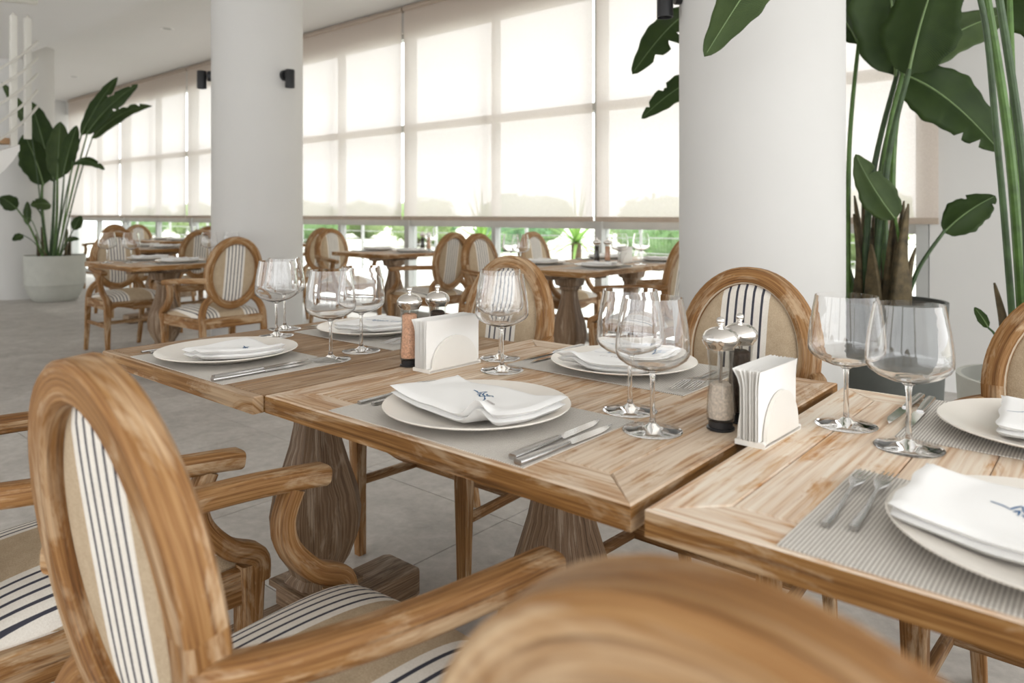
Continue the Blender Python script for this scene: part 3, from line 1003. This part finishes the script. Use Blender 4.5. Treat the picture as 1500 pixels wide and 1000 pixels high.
make_napkin('folded napkin with logo on the left far plate', .190, .185, -1.628, 1.335, ZN + .006, radians(3), (.03, .006), .003, 11, ('full', .115, .060, .045, radians(190)), (.032, -.003))
make_napkin('blurred folded napkin on the right near plate', .250, .165, -.062, .908, ZN + .004, radians(-2), None, .004, 13, ('short', .055, -.030, .005, radians(-10)), (-.017, -.007))
make_napkin('folded napkin on the right far plate, cut off by the frame', .200, .190, -.052, 1.385, ZN + .003, radians(4), (-.02, .008), .004, 17, ('full', .120, .05, .03, radians(186)), (.023, .01))

# salt and pepper mills
def make_mill(name, fill, label):
    t = thing(name, label, 'mill', group='salt and pepper mills')
    body = [(.0195, .014), (.0215, .016), (.0225, .030), (.0205, .055), (.0185, .085), (.0190, .105), (.0212, .128), (.0212, .130), (.0195, .130), (.0172, .105), (.0167, .085), (.0187, .055), (.0207, .030), (.0195, .018)]
    obj('clear_body', MB().lathe(body, 36, closed=True), M['acrylic'], t, 50)
    lv = .115 if fill != 'salt_pale' else .072
    obj('filling', MB().lathe([(0, .019), (.0190, .019), (.0203, .030), (.0183, .055), (.0164, .085 if lv > .1 else .070), (.0168, lv), (.012, lv + .004), (0, lv + .002)], 24), M[fill], t, 50)
    obj('shaft', MB().sweep([(0, 0, lv), (0, 0, .13)], circ(.003, 10)), M['steel'], t)
    b = obj('base_ring', MB().lathe([(0, 0), (.0205, 0), (.0220, .0015), (.0220, .004), (.0190, .005), (.0190, .0145), (.0205, .016), (0, .016)], 36), M['black_plastic'], t)
    d = obj('metal_dome', MB().lathe([(0, .129), (.0220, .129), (.0225, .132), (.0262, .136), (.0290, .142), (.0285, .149), (.0240, .156), (.0165, .161), (.0085, .1635), (0, .164)], 40), M['chrome'], t, 60)
    obj('knob', MB().lathe([(0, .162), (.0042, .163), (.0036, .167), (.0060, .170), (.0068, .174), (.0055, .178), (0, .1805)], 20), M['chrome'], d, 60)
    return t
for nm, fl, x, y, lb in (('salt_mill', 'salt', -1.238, 1.100, 'salt mill of pink crystals behind the left napkin holder'),
                         ('pepper_mill', 'pepper', -1.228, 1.178, 'pepper mill behind the left napkin holder'),
                         ('salt_mill', 'salt_pale', -.493, 1.098, 'salt mill of pale crystals beside the right napkin holder'),
                         ('pepper_mill', 'pepper', -.487, 1.160, 'pepper mill behind the pale salt mill')):
    make_mill(nm, fl, lb).location = (x, y, ZT)

# half-round napkin holders with paper napkins
def make_holder(label, which, cx, cy, rot, L, T):
    t = thing('napkin_holder', label, 'napkin holder', (cx, cy, ZT), rot, 'white half-round napkin holders')
    hl, ht = L / 2, T / 2
    obj('base', MB().sweep([(0, -hl, .004), (0, hl, .004)], rrect(T, .008, .002)), M['ceramic'], t)
    for s in (-1, 1):
        n = 28; th = .006; P = []
        arc = [(-hl, 0)] + [(-hl * .86 * cos(pi * k / n) , .010 + .064 * sin(pi * k / n)) for k in range(n + 1)] + [(hl, 0)]
        m = len(arc)
        x0, x1 = s * ht, s * (ht - th)
        P = [(x0, a, b) for a, b in arc] + [(x1, a, b) for a, b in arc]
        F = [tuple(range(m)), tuple(range(2 * m - 1, m - 1, -1))] + [(i, (i + 1) % m, m + (i + 1) % m, m + i) for i in range(m)]
        obj('half_round_side', MB().add(P, F), M['ceramic'], t, 30)
    nn = 10
    me = None
    W, H, tk = L * 1.02, .104, .0026
    def sheet(bend):
        mb = MB()
        for side in (-1, 1):
            def fn(u, v, side=side):
                e = max(0, 1 - max(0, (abs(u * 2 - 1) - .8) / .2))
                return (side * tk / 2 * e ** .5 + bend * (max(0, v - .70) / .30) ** 2, -W / 2 + W * u, H * v)
            mb.grid(fn, 10, 8)
        return mb.mesh('paper_napkin', 60)
    span = T - .014
    for k in range(nn):
        q = k / (nn - 1) * 2 - 1
        me = sheet(q * (.012 if q < 0 else .003))
        o = obj('paper_napkin', me, M['paper'])
        o.location = (cx + q * (span / 2 - .002) * cos(rot), cy + q * (span / 2 - .002) * sin(rot) + .002 * sin(k * 2.1), ZT + .0085)
        o.rotation_euler = (0, 0, rot)
        tag(o, 'white folded paper napkin standing in the %s napkin holder' % which, 'napkin', 'paper napkins in the %s holder' % which)
make_holder('white napkin holder between the left and middle tables', 'left', -1.166, 1.150, radians(-1), .160, .054)
make_holder('white napkin holder between the middle and right tables', 'right', -.421, 1.114, radians(-2), .142, .046)

# ------------------------------------------------------------------ settings on the far tables
GF = 'settings on the far tables'
def far_setting(x, y, f, wds, nap=True, cut=True):
    PM.place((x, y, ZT), f, 'woven placemat ' + wds, GF)
    PL.place((x, y, ZM), f, 'cream plate ' + wds, GF)
    c, s_ = cos(f), sin(f)
    if cut:
        KN.place((x + .195 * c + .01 * s_, y + .195 * s_ - .01 * c, ZM), f, 'knife ' + wds, GF)
        FK.place((x - .19 * c, y - .19 * s_, ZM), f, 'fork ' + wds, GF)
    if nap:
        NP.place((x, y, ZN + .003), f + .1, 'folded napkin ' + wds, GF)
NP = Proto(make_napkin('', .20, .17, 0, 0, 0, 0, (.02, .008), .004, 21, None))
ROWS = [(-5.30, 2.36, 'the table before the left column'), (-5.10, 4.34, 'the small window table'), (-2.80, 3.89, 'the nearer joined window table'), (-2.80, 4.675, 'the farther joined window table'),
        (-7.60, 3.30, 'the second table at far left'), (-9.50, 4.32, 'the farthest table at far left')]
for x, y, wds in ROWS:
    far_setting(x - .235, y, RIGHT, 'on the left side of ' + wds)
    far_setting(x + .235, y, LEFTW, 'on the right side of ' + wds)
for x, y, lb in ((-5.46, 2.03, 'left wine glass at the near edge of the table before the left column'), (-5.33, 2.14, 'second wine glass at the near edge of the table before the left column'),
                 (-5.08, 2.58, 'wine glass behind the plates on the table before the left column'), (-4.98, 2.70, 'wine glass nearest the left column on the table before it'),
                 (-3.08, 3.62, 'left wine glass on the nearer joined window table'), (-2.93, 3.54, 'wine glass at the near corner of the joined window tables'),
                 (-2.58, 4.16, 'wine glass between the joined window tables'), (-2.50, 4.30, 'wine glass behind the mills of the joined window tables'),
                 (-7.50, 3.62, 'left wine glass on the second table at far left'), (-7.38, 3.56, 'right wine glass on the second table at far left'),
                 (-4.88, 4.60, 'wine glass beside the mills on the small window table')):
    GL.place((x, y, ZT), 0, lb, 'wine glasses on the far tables')
make_mill('pepper_mill', 'pepper', 'pepper mill on the small window table').location = (-5.06, 4.66, ZT)
make_mill('salt_mill', 'salt', 'pink salt mill on the small window table').location = (-4.99, 4.67, ZT)
make_mill('pepper_mill', 'pepper', 'pepper mill on the joined window tables').location = (-2.83, 4.26, ZT)
make_mill('salt_mill', 'salt', 'pink salt mill on the joined window tables').location = (-2.76, 4.29, ZT)
make_holder('white napkin holder on the joined window tables', 'window-table', -2.66, 4.36, 0, .142, .046)

# ------------------------------------------------------------------ potted plants
def leaf_parts(parent, pts, width, bend, tears, seed, mat, nhint):
    rg = random.Random(seed)
    B, T = V(pts[0]), V(pts[1])
    ax = T - B; Ln = ax.length; ad = ax.normalized()
    nrm = (V(nhint) - ad * ad.dot(V(nhint))).normalized()
    side = ad.cross(nrm).normalized()
    upb = V((0, 0, 1))
    def mid(t): return B + ax * t + upb * (bend * Ln * 4 * t * (1 - t) * .55) + nrm * (.02 * Ln * sin(t * 5))
    nu = 34
    prof = lambda t: (sin(pi * min(1, max(0, t)) ** .78) ** .62) * (1 - .10 * t)
    ph = [rg.uniform(0, 6) for _ in range(4)]
    notch = {-1: [], 1: []}
    for k in range(tears):
        notch[rg.choice((-1, 1))].append((rg.uniform(.45, .92), rg.uniform(.35, .75)))
    mb = MB()
    for s in (-1, 1):
        P = []; nv = 5
        F = []; U = []
        for i in range(nu + 1):
            t = i / nu
            w = width * .5 * prof(t) * (1 + .05 * sin(t * 17 + ph[0]) + .03 * sin(t * 41 + ph[1]))
            for tt, dp in notch[s]:
                w *= 1 - dp * math.exp(-((t - tt) / .016) ** 2)
            for j in range(nv + 1):
                q = j / nv
                sk = .10 * Ln * q * q * (1 - t)                      # blade veins run forward
                p = mid(min(1, t)) + side * (s * w * q) + ad * (sk * .25) - nrm * (w * (.42 * q - .30 * q * q)) + nrm * (.02 * width * sin(t * 14 + ph[2] + s) * q)
                P.append(p)
        for i in range(nu):
            for j in range(nv):
                a = i * (nv + 1) + j
                f = (a, a + nv + 1, a + nv + 2, a + 1)
                F.append(f if s > 0 else f[::-1])
                uv = [(i / nu * Ln * 3 + j * .05, j / nv), ((i + 1) / nu * Ln * 3 + j * .05, j / nv), ((i + 1) / nu * Ln * 3 + (j + 1) * .05, (j + 1) / nv), (i / nu * Ln * 3 + (j + 1) * .05, (j + 1) / nv)]
                U.append(uv if s > 0 else uv[::-1])
        mb.add(P, F, U)
    lf = obj('leaf', mb, mat, parent, 70)
    sol = lf.modifiers.new('thickness', 'SOLIDIFY'); sol.thickness = .0016; sol.offset = 0
    r = max(.0025, width * .022)
    obj('midrib', MB().sweep([mid(k / 16 * .97) - nrm * 0 for k in range(17)], circ(r, 8), lambda q: 1 - .75 * q), M['midrib'], lf)

def make_plant(name, label, base, items, pot, stem_r, sheaths, mats, seed):
    """pot: (radius top, radius bottom, height, material, kind)"""
    t = thing(name, label, 'plant', base)
    bx, by = base[0], base[1]
    rt, rb, hp, pm = pot
    obj('soil', MB().lathe([(0, hp - .035), (rt - .012, hp - .04)], 40), M['soil'], t)
    rg = random.Random(seed)
    off = V((bx, by, 0))
    for k, (stem, leaf, w, bend, tears) in enumerate(items):
        lp = [V(p) - off for p in leaf]
        vw = (V((0, 0, 1.4)) - (V(leaf[0]) + V(leaf[1])) * .5).normalized()
        nh = (vw + V((rg.uniform(-.35, .35), rg.uniform(-.35, .35), rg.uniform(.0, .5)))).normalized()
        leaf_parts(t, lp, w, bend, tears, seed * 100 + k, mats[k % len(mats)] if k not in SPECIAL.get(name + str(seed), {}) else SPECIAL[name + str(seed)][k], nh)
        if stem:
            pts = [V(p) - off for p in stem] + [lp[0]]
            pts[0].z = hp - .06
            a = pts[0]; hr = sqrt(a.x ** 2 + a.y ** 2)
            if hr > rt * .62:
                a.x *= rt * .62 / hr; a.y *= rt * .62 / hr
            path = spline(pts, 8)
            rs = min(stem_r, max(.004, w * .05))
            obj('stem', MB().sweep(path, circ(rs, 10), lambda q, rs=rs: 1.35 - .75 * q), M['stem'] if k % 2 else M['stem_dark'], t)
    for k in range(sheaths):
        a = rg.uniform(0, 2 * pi); r = rt * rg.uniform(.1, .58)
        x, y = r * cos(a), r * sin(a)
        h = rg.uniform(.22, .58) if hp > .6 else rg.uniform(.2, .4)
        path = spline([(x, y, hp - .05), (x * 1.05, y * 1.05, hp + h * .5), (x * 1.15 + .02 * cos(a), y * 1.15, hp + h)], 6)
        obj('sheath', MB().sweep(path, rrect(.085 if stem_r < .017 and hp > .6 else stem_r * 3.4, stem_r * 2.4, stem_r * .8), lambda q: 1.1 - .95 * q ** 1.5), M['sheath'], t)
    return t

SPECIAL = {}
LEAVES_FAR = [
  ([(-10.411,3.233,0.616),(-10.154,3.321,1.465),(-9.912,3.394,2.100)], [(-9.925,3.383,2.057),(-9.468,3.640,2.779)], 0.169, 0.10, 1),
  ([(-10.272,3.221,0.621),(-9.990,3.328,1.461),(-9.751,3.400,2.089)], [(-9.764,3.389,2.063),(-9.073,3.713,2.651)], 0.200, 0.12, 3),
  ([(-10.358,3.279,0.616),(-10.296,3.462,1.429),(-10.149,3.587,2.045)], [(-10.149,3.587,2.054),(-9.455,4.044,2.462)], 0.158, 0.22, 3),
  ([(-10.146,3.196,0.627),(-9.950,3.232,1.204),(-9.781,3.244,1.703)], [(-9.787,3.238,1.703),(-9.375,3.457,1.630)], 0.132, 0.25, 3),
  ([(-10.324,3.176,0.621),(-10.298,3.198,1.035),(-10.285,3.209,1.534)], [(-10.285,3.209,1.482),(-10.406,2.976,2.500)], 0.342, 0.08, 0),
  ([(-10.185,3.163,0.627),(-10.153,3.191,1.035),(-10.033,3.161,1.524)], [(-10.033,3.161,1.508),(-10.008,3.182,2.232)], 0.286, 0.06, 0),
  ([(-10.059,3.139,0.632),(-9.882,3.158,1.203),(-9.857,3.179,1.578)], [(-9.870,3.168,1.553),(-9.632,3.239,2.157)], 0.199, 0.08, 0),
  ([(-10.237,3.119,0.627),(-10.175,3.041,1.120),(-10.175,3.041,1.457)], [(-10.162,3.052,1.440),(-10.225,2.867,2.069)], 0.368, 0.10, 1),
  ([(-10.250,3.108,0.627),(-10.105,2.969,1.536),(-10.053,2.882,2.107)], [(-10.034,2.898,2.058),(-10.204,2.623,2.665)], 0.131, 0.10, 1),
  ([(-10.162,3.052,0.615),(-10.168,2.915,0.912),(-10.178,2.776,1.153)], [(-10.178,2.776,1.153),(-10.216,2.612,1.298)], 0.196, 0.10, 0),
  ([(-10.035,3.028,0.620),(-10.021,2.909,0.749),(-10.122,2.823,0.840)], [(-10.122,2.823,0.840),(-10.105,2.707,0.778)], 0.098, 0.10, 0),
  ([(-10.364,3.143,0.621),(-10.367,3.009,0.950),(-10.432,2.954,1.052)], [(-10.432,2.954,0.950),(-10.432,2.954,1.248)], 0.094, 0.10, 0),
  ([(-9.882,3.158,0.637),(-9.707,3.175,0.790),(-9.657,3.217,0.906)], [(-9.657,3.217,0.897),(-9.588,3.276,1.070)], 0.123, 0.10, 0),
  ([(-9.770,3.122,0.626),(-9.614,3.123,0.794),(-9.596,3.138,0.875)], [(-9.608,3.128,0.778),(-9.497,3.223,0.794)], 0.081, 0.15, 0),
  ([(-10.224,3.130,0.627),(-10.060,3.007,1.037),(-10.009,2.919,1.202)], [(-9.978,3.077,1.203),(-9.937,2.849,1.201)], 0.181, 0.12, 2),
]
LEAVES_TALL = [
  ([(-1.040,4.035,0.627),(-0.997,4.072,1.283),(-0.887,4.099,1.813)], [(-0.893,4.094,1.799),(-0.910,3.948,2.485)], 0.414, 0.08, 0),
  ([(-0.925,4.067,0.633),(-0.935,4.058,1.351),(-0.854,4.061,1.803)], [(-0.860,4.057,1.803),(-0.449,4.143,1.392)], 0.282, 0.16, 2),
  ([(-0.991,4.142,0.620),(-0.990,4.208,1.324),(-0.896,4.354,1.881)], [(-0.902,4.349,1.881),(-0.446,4.867,2.234)], 0.232, 0.10, 1),
  ([(-0.881,4.039,0.639),(-0.848,4.001,0.867),(-0.857,3.928,1.065)], [(-0.854,3.930,1.065),(-0.991,3.749,1.383)], 0.173, -0.12, 1),
  ([(-0.866,4.117,0.633),(-0.794,4.113,0.812),(-0.687,4.138,1.003)], [(-0.687,4.138,1.000),(-0.476,4.186,1.184)], 0.188, 0.10, 2),
  ([(-1.109,4.042,0.620),(-1.118,4.100,1.434),(-1.093,4.187,2.028)], [(-1.093,4.187,2.006),(-1.433,4.030,2.544)], 0.224, 0.12, 0),
  ([(-1.054,4.220,0.608),(-1.059,4.215,0.700),(-1.070,4.206,0.781)], [(-1.070,4.206,0.781),(-1.028,4.242,0.984)], 0.096, 0.10, 0),
  ([(-1.115,4.168,0.608),(-1.346,4.103,1.674),(-1.650,3.714,2.102)], [(-1.735,3.643,2.213),(-1.923,3.220,1.820)], 0.216, 0.15, 4),
  ([(-1.156,4.265,0.595),(-1.380,4.206,1.417),(-1.692,3.809,1.788)], [(-1.750,3.760,1.856),(-1.988,3.428,1.612)], 0.149, 0.15, 3),
  ([(-0.916,4.140,0.627),(-0.910,4.145,1.496),(-0.826,4.282,2.076)], [(-0.826,4.282,2.041),(-0.736,4.490,2.582)], 0.346, 0.10, 0),
  ([(-0.984,4.017,0.633),(-0.900,3.957,1.344),(-0.799,3.912,1.767)], [(-0.799,3.912,1.761),(-0.673,3.887,2.230)], 0.359, 0.10, 0),
]
LEAVES_NEAR = [
  ([(-0.279,3.042,0.511),(-0.313,2.816,1.302),(-0.369,2.703,1.863),(-0.575,2.528,2.190)], [(-0.799,2.338,1.994),(-1.043,2.196,1.609)], 0.176, 0.08, 0),
  ([(-0.255,3.062,0.511),(-0.288,2.902,1.283),(-0.350,2.784,1.880)], [(-0.350,2.784,1.924),(-0.548,2.682,2.351)], 0.270, 0.10, 0),
  ([(-0.238,3.011,0.522),(-0.243,2.810,1.210),(-0.299,2.631,1.830)], [(-0.299,2.631,1.871),(-0.131,2.642,2.233)], 0.244, 0.10, 0),
  ([(-0.228,3.216,0.487),(-0.293,3.160,1.250),(-0.322,3.202,1.955)], [(-0.322,3.202,1.930),(-0.143,3.288,1.644)], 0.224, 0.25, 1),
  ([(-0.306,3.084,0.499),(-0.333,2.996,0.653),(-0.358,2.974,0.700)], [(-0.358,2.974,0.700),(-0.394,2.944,0.771)], 0.038, 0.05, 0),
  ([(-0.202,2.976,0.534),(-0.143,2.894,1.123),(-0.074,2.822,1.538)], [(-0.074,2.822,1.538),(0.081,2.822,1.717)], 0.203, 0.10, 1),
]


def make_pot(name, label, loc, prof, mat, seg=56):
    t = thing(name, label, 'planter', loc)
    obj('vessel', MB().lathe(prof, seg), mat, t, 30)
    return t
SPECIAL['potted_plant2'] = {3: M['leaf_grey'], 6: M['leaf_bright'], 2: M['leaf_grey']}
SPECIAL['potted_plant3'] = {0: M['leaf_grey']}
# pale concrete pot at far left: straight upper band over a rounded lower body
make_pot('planter_pot', 'pale concrete pot with a rounded foot at far left', (-10.30, 3.22, 0),
         [(0, 0), (.215, 0), (.245, .02), (.300, .12), (.322, .20), (.325, .205), (.332, .21), (.338, .56), (.336, .575), (.322, .575), (.318, .52), (0, .50)], M['pot_pale'])
make_plant('potted_plant', 'tall broad-leaved plant growing from the pale concrete pot at far left', (-10.30, 3.22, 0), LEAVES_FAR, (.318, .2, .56, None), .016, 6, [M['leaf'], M['leaf'], M['leaf_grey']], 1)
make_pot('planter_pot', 'dark grey round planter behind the right column', (-.95, 4.05, 0), [(0, 0), (.262, 0), (.268, .01), (.300, .64), (.300, .655), (.284, .655), (.280, .60), (0, .58)], M['pot_dark'])
make_plant('potted_plant', 'tall broad-leaved plant in the dark planter beside the right column', (-.95, 4.05, 0), LEAVES_TALL, (.280, .2, .64, None), .014, 14, [M['leaf']], 2)
make_pot('planter_pot', 'pale grey planter at the right edge behind an armchair', (-.20, 3.03, 0), [(0, 0), (.225, 0), (.232, .01), (.262, .52), (.262, .535), (.246, .535), (.242, .48), (0, .46)], M['pot_pale'])
make_plant('potted_plant', 'plant with thick green stalks rising from the pale planter at the right edge', (-.20, 3.03, 0), LEAVES_NEAR, (.242, .2, .52, None), .017, 3, [M['leaf']], 3)

# ------------------------------------------------------------------ spiral stair landing at the upper left
SC = V((-6.42, .90))        # axis of the stair, outside the frame
SR = 1.0
st = thing('spiral_staircase', 'ivory spiral staircase railing at the upper left corner', 'staircase', (SC.x, SC.y, 0))
def helix(r, a0, a1, z0, z1, n=40):
    return [(r * cos(a0 + (a1 - a0) * k / n), r * sin(a0 + (a1 - a0) * k / n), z0 + (z1 - z0) * k / n) for k in range(n + 1)]
A_E = math.atan2(.6468, .7627)       # direction of the silhouette edge seen from the room
a0, a1 = A_E - 1.9, A_E + .25
zr0, zr1 = -1.30, .15                  # fall of the rails over that sweep, relative to the landing end
for k in range(5):
    z = 1.70 + .115 * k
    obj('rail_rod', MB().sweep(helix(SR, a0, a1, z + zr0, z + zr1), circ(.009, 8)), M['white_metal'], st)
obj('handrail', MB().sweep(helix(SR - .02, a0, a1, 2.44 + zr0 * .25, 2.44 + zr1), circ(.026, 12)), M['white_metal'], st)
for a in (A_E + .17, A_E + .0, A_E - .85, A_E - 1.3):
    x, y = (SR - .03) * cos(a), (SR - .03) * sin(a)
    fz = .55 * (a - A_E)
    o = obj('baluster_post', MB().sweep([(x, y, 1.52 + fz), (x, y, 2.42 + fz * .3)], rrect(.040, .040, .005)), M['white_metal'], st)
    obj('finial', MB().lathe([(.016, 0), (.010, .012), (0, .028)], 12, (x, y, 2.42 + fz * .3)), M['white_metal'], o)
def stringer(u, v):
    a = a0 + (A_E + .12 - a0) * u
    return (SR * cos(a), SR * sin(a), 0)
P = []; n = 30
for k in range(n + 1):
    q = k / n
    a = a0 + (A_E + .02 - a0) * q
    zt = 1.56 + zr0 * .5 * (1 - q); zb = 1.20 + .10 * q ** 3 - .30 * (1 - q) + .22 * q ** 8
    for r in (SR, SR - .03):
        P += [(r * cos(a), r * sin(a), zb), (r * cos(a), r * sin(a), zt)]
F = []
for k in range(n):
    a = 4 * k; b = a + 4
    F += [(a, b, b + 1, a + 1), (a + 2, a + 3, b + 3, b + 2), (a, a + 2, b + 2, b), (a + 1, b + 1, b + 3, a + 3)]
F += [(0, 1, 3, 2), (4 * n, 4 * n + 2, 4 * n + 3, 4 * n + 1)]
obj('stringer', MB().add(P, F), M['white_paint'], st)
for k in range(6):
    aa = A_E - .28 * k - .14
    z = 1.60 - .17 * k
    P = []
    for zz in (z - .04, z):
        P += [(.10 * cos(aa + .16), .10 * sin(aa + .16), zz), (.96 * cos(aa + .16), .96 * sin(aa + .16), zz), (.96 * cos(aa - .16), .96 * sin(aa - .16), zz), (.10 * cos(aa - .16), .10 * sin(aa - .16), zz)]
    obj('tread', MB().add(P, [(0, 1, 2, 3), (4, 7, 6, 5), (0, 4, 5, 1), (1, 5, 6, 2), (2, 6, 7, 3), (3, 7, 4, 0)]), M['wood_table'], st)
obj('newel_post', MB().sweep([(0, 0, 0), (0, 0, ZL)], circ(.09, 24)), M['white_paint'], st)

# ------------------------------------------------------------------ outside: terrace, railing, garden
terrace_m = plain('pale_terrace_stone', (.66, .65, .62), .8, nscale=1.5, namt=.05)
lawn_m = plain('sunlit_sandy_ground', (.62, .60, .52), .95, nscale=.25, namt=.18)
struct('terrace_floor', MB().box(-22, 6, YW + .12, 11.5, -.2, -.04), terrace_m)
struct('ground', MB().box(-120, 60, 11.5, 140, -1.4, -1.0), lawn_m)
rl = thing('terrace_railing', 'thin cable railing along the terrace outside the windows', 'railing', (-8, 8.6, -.04))
for k in range(14):
    obj('post', MB().sweep([(-13 + 2.0 * k, 0, 0), (-13 + 2.0 * k, 0, 1.0)], rrect(.045, .045, .006)), M['frame'], rl)
for k in range(4):
    z = .18 + .21 * k
    obj('cable', MB().sweep([(-13, 0, z), (13, 0, z)], circ(.008, 6)), M['frame'], rl)
obj('top_rail', MB().sweep([(-13, 0, 1.0), (13, 0, 1.0)], rrect(.05, .03, .008)), M['frame'], rl)

fol = []
for k, (c0, c1) in enumerate((((.16, .28, .12), (.36, .50, .27)), ((.12, .25, .13), (.30, .46, .26)), ((.24, .33, .14), (.48, .58, .32)))):
    fol.append(leaf_mat('garden_foliage_%d' % k, c0, c1, .35, .6))
bark = plain('bark', (.12, .08, .05), .9, nscale=20, namt=.3)
def make_tree(label, x, y, h, r, mat, seed):
    rg = random.Random(seed)
    t = thing('garden_tree', label, 'tree', (x, y, -1.0), 0, 'trees beyond the terrace')
    obj('trunk', MB().sweep(spline([(0, 0, -.05), (.1, .05, h * .3), (0, 0, h * .7)], 4), circ(.16, 8), lambda q: 1 - .6 * q), bark, t)
    mb = MB(); P = []; F = []
    blobs = [(rg.uniform(-.5, .5) * r, rg.uniform(-.5, .5) * r, h * rg.uniform(.35, .8), r * rg.uniform(.4, .65)) for _ in range(9)]
    for i in range(1500):
        bx, by, bz, br = rg.choice(blobs)
        d = V((rg.gauss(0, 1), rg.gauss(0, 1), rg.gauss(0, .8))).normalized()
        c = V((bx, by, bz)) + d * br * rg.uniform(.75, 1.05)
        u = V((rg.gauss(0, 1), rg.gauss(0, 1), rg.gauss(0, 1))).normalized(); w_ = u.cross(d)
        if w_.length < .01: continue
        w_.normalize(); s = rg.uniform(.10, .22)
        o = len(P)
        P += [c - u * s, c + w_ * s * .6, c + u * s, c - w_ * s * .6]
        F.append((o, o + 1, o + 2, o + 3))
    fo = obj('foliage', mb.add(P, F), mat, t, 0)
    fo['kind'] = 'stuff'
    core = MB()
    for bx, by, bz, br in blobs:
        core.lathe([(0, bz - br * .85)] + [(br * .85 * cos(a), bz + br * .85 * sin(a)) for a in [-1.2, -.8, -.4, 0, .4, .8, 1.2]] + [(0, bz + br * .85)], 12, (bx, by, 0))
    obj('crown_core', core, mat, t)
rg = random.Random(4)
for k in range(16):
    x = -72 + k * 4.6 + rg.uniform(-.3, .3); y = (31, 38)[k % 2] + rg.uniform(-1, 1)
    h = rg.uniform(2.3, 3.0)
    make_tree('%s garden tree beyond the terrace, number %s from the left' % (('pale green', 'deep green', 'yellow-green')[k % 3], ('one two three four five six seven eight nine ten eleven twelve thirteen fourteen fifteen sixteen').split()[k]), x, y, h, rg.uniform(2.2, 2.6), fol[k % 3], 50 + k)
palm_m = leaf_mat('fan_palm_leaf', (.20, .36, .10), (.42, .56, .22), .4, .5)
def make_palm(label, x, y, h, seed, n=34, L=.75):
    rg = random.Random(seed)
    t = thing('yucca_palm', label, 'palm', (x, y, -.04), 0, 'spiky palms on the terrace')
    obj('trunk', MB().sweep([(0, 0, 0), (0, 0, h)], circ(.08, 10), lambda q: 1 - .2 * q), bark, t)
    for k in range(n):
        a = 2.399 * k; el = radians(82 - 105 * k / n)
        d = V((cos(a) * cos(el), sin(a) * cos(el), sin(el)))
        side = d.cross(V((0, 0, 1)));  side = side.normalized() if side.length > .01 else V((1, 0, 0))
        ln = L * rg.uniform(.8, 1.1)
        P = []; F = []
        for i in range(7):
            q = i / 6
            c = V((0, 0, h)) + d * ln * q + V((0, 0, -.18 * q * q * cos(el)))
            w_ = .022 * (1 - q) ** .6 + .001
            P += [c - side * w_, c + V((0, 0, .006)), c + side * w_]
        for i in range(6):
            for j in range(2):
                A = i * 3 + j
                F.append((A, A + 1, A + 4, A + 3))
        obj('leaf', MB().add(P, F), palm_m, t, 0)
make_palm('spiky palm outside behind the small window table', -6.35, 6.9, .75, 1)
make_palm('spiky palm outside left of the joined window tables', -5.15, 7.3, .78, 2)
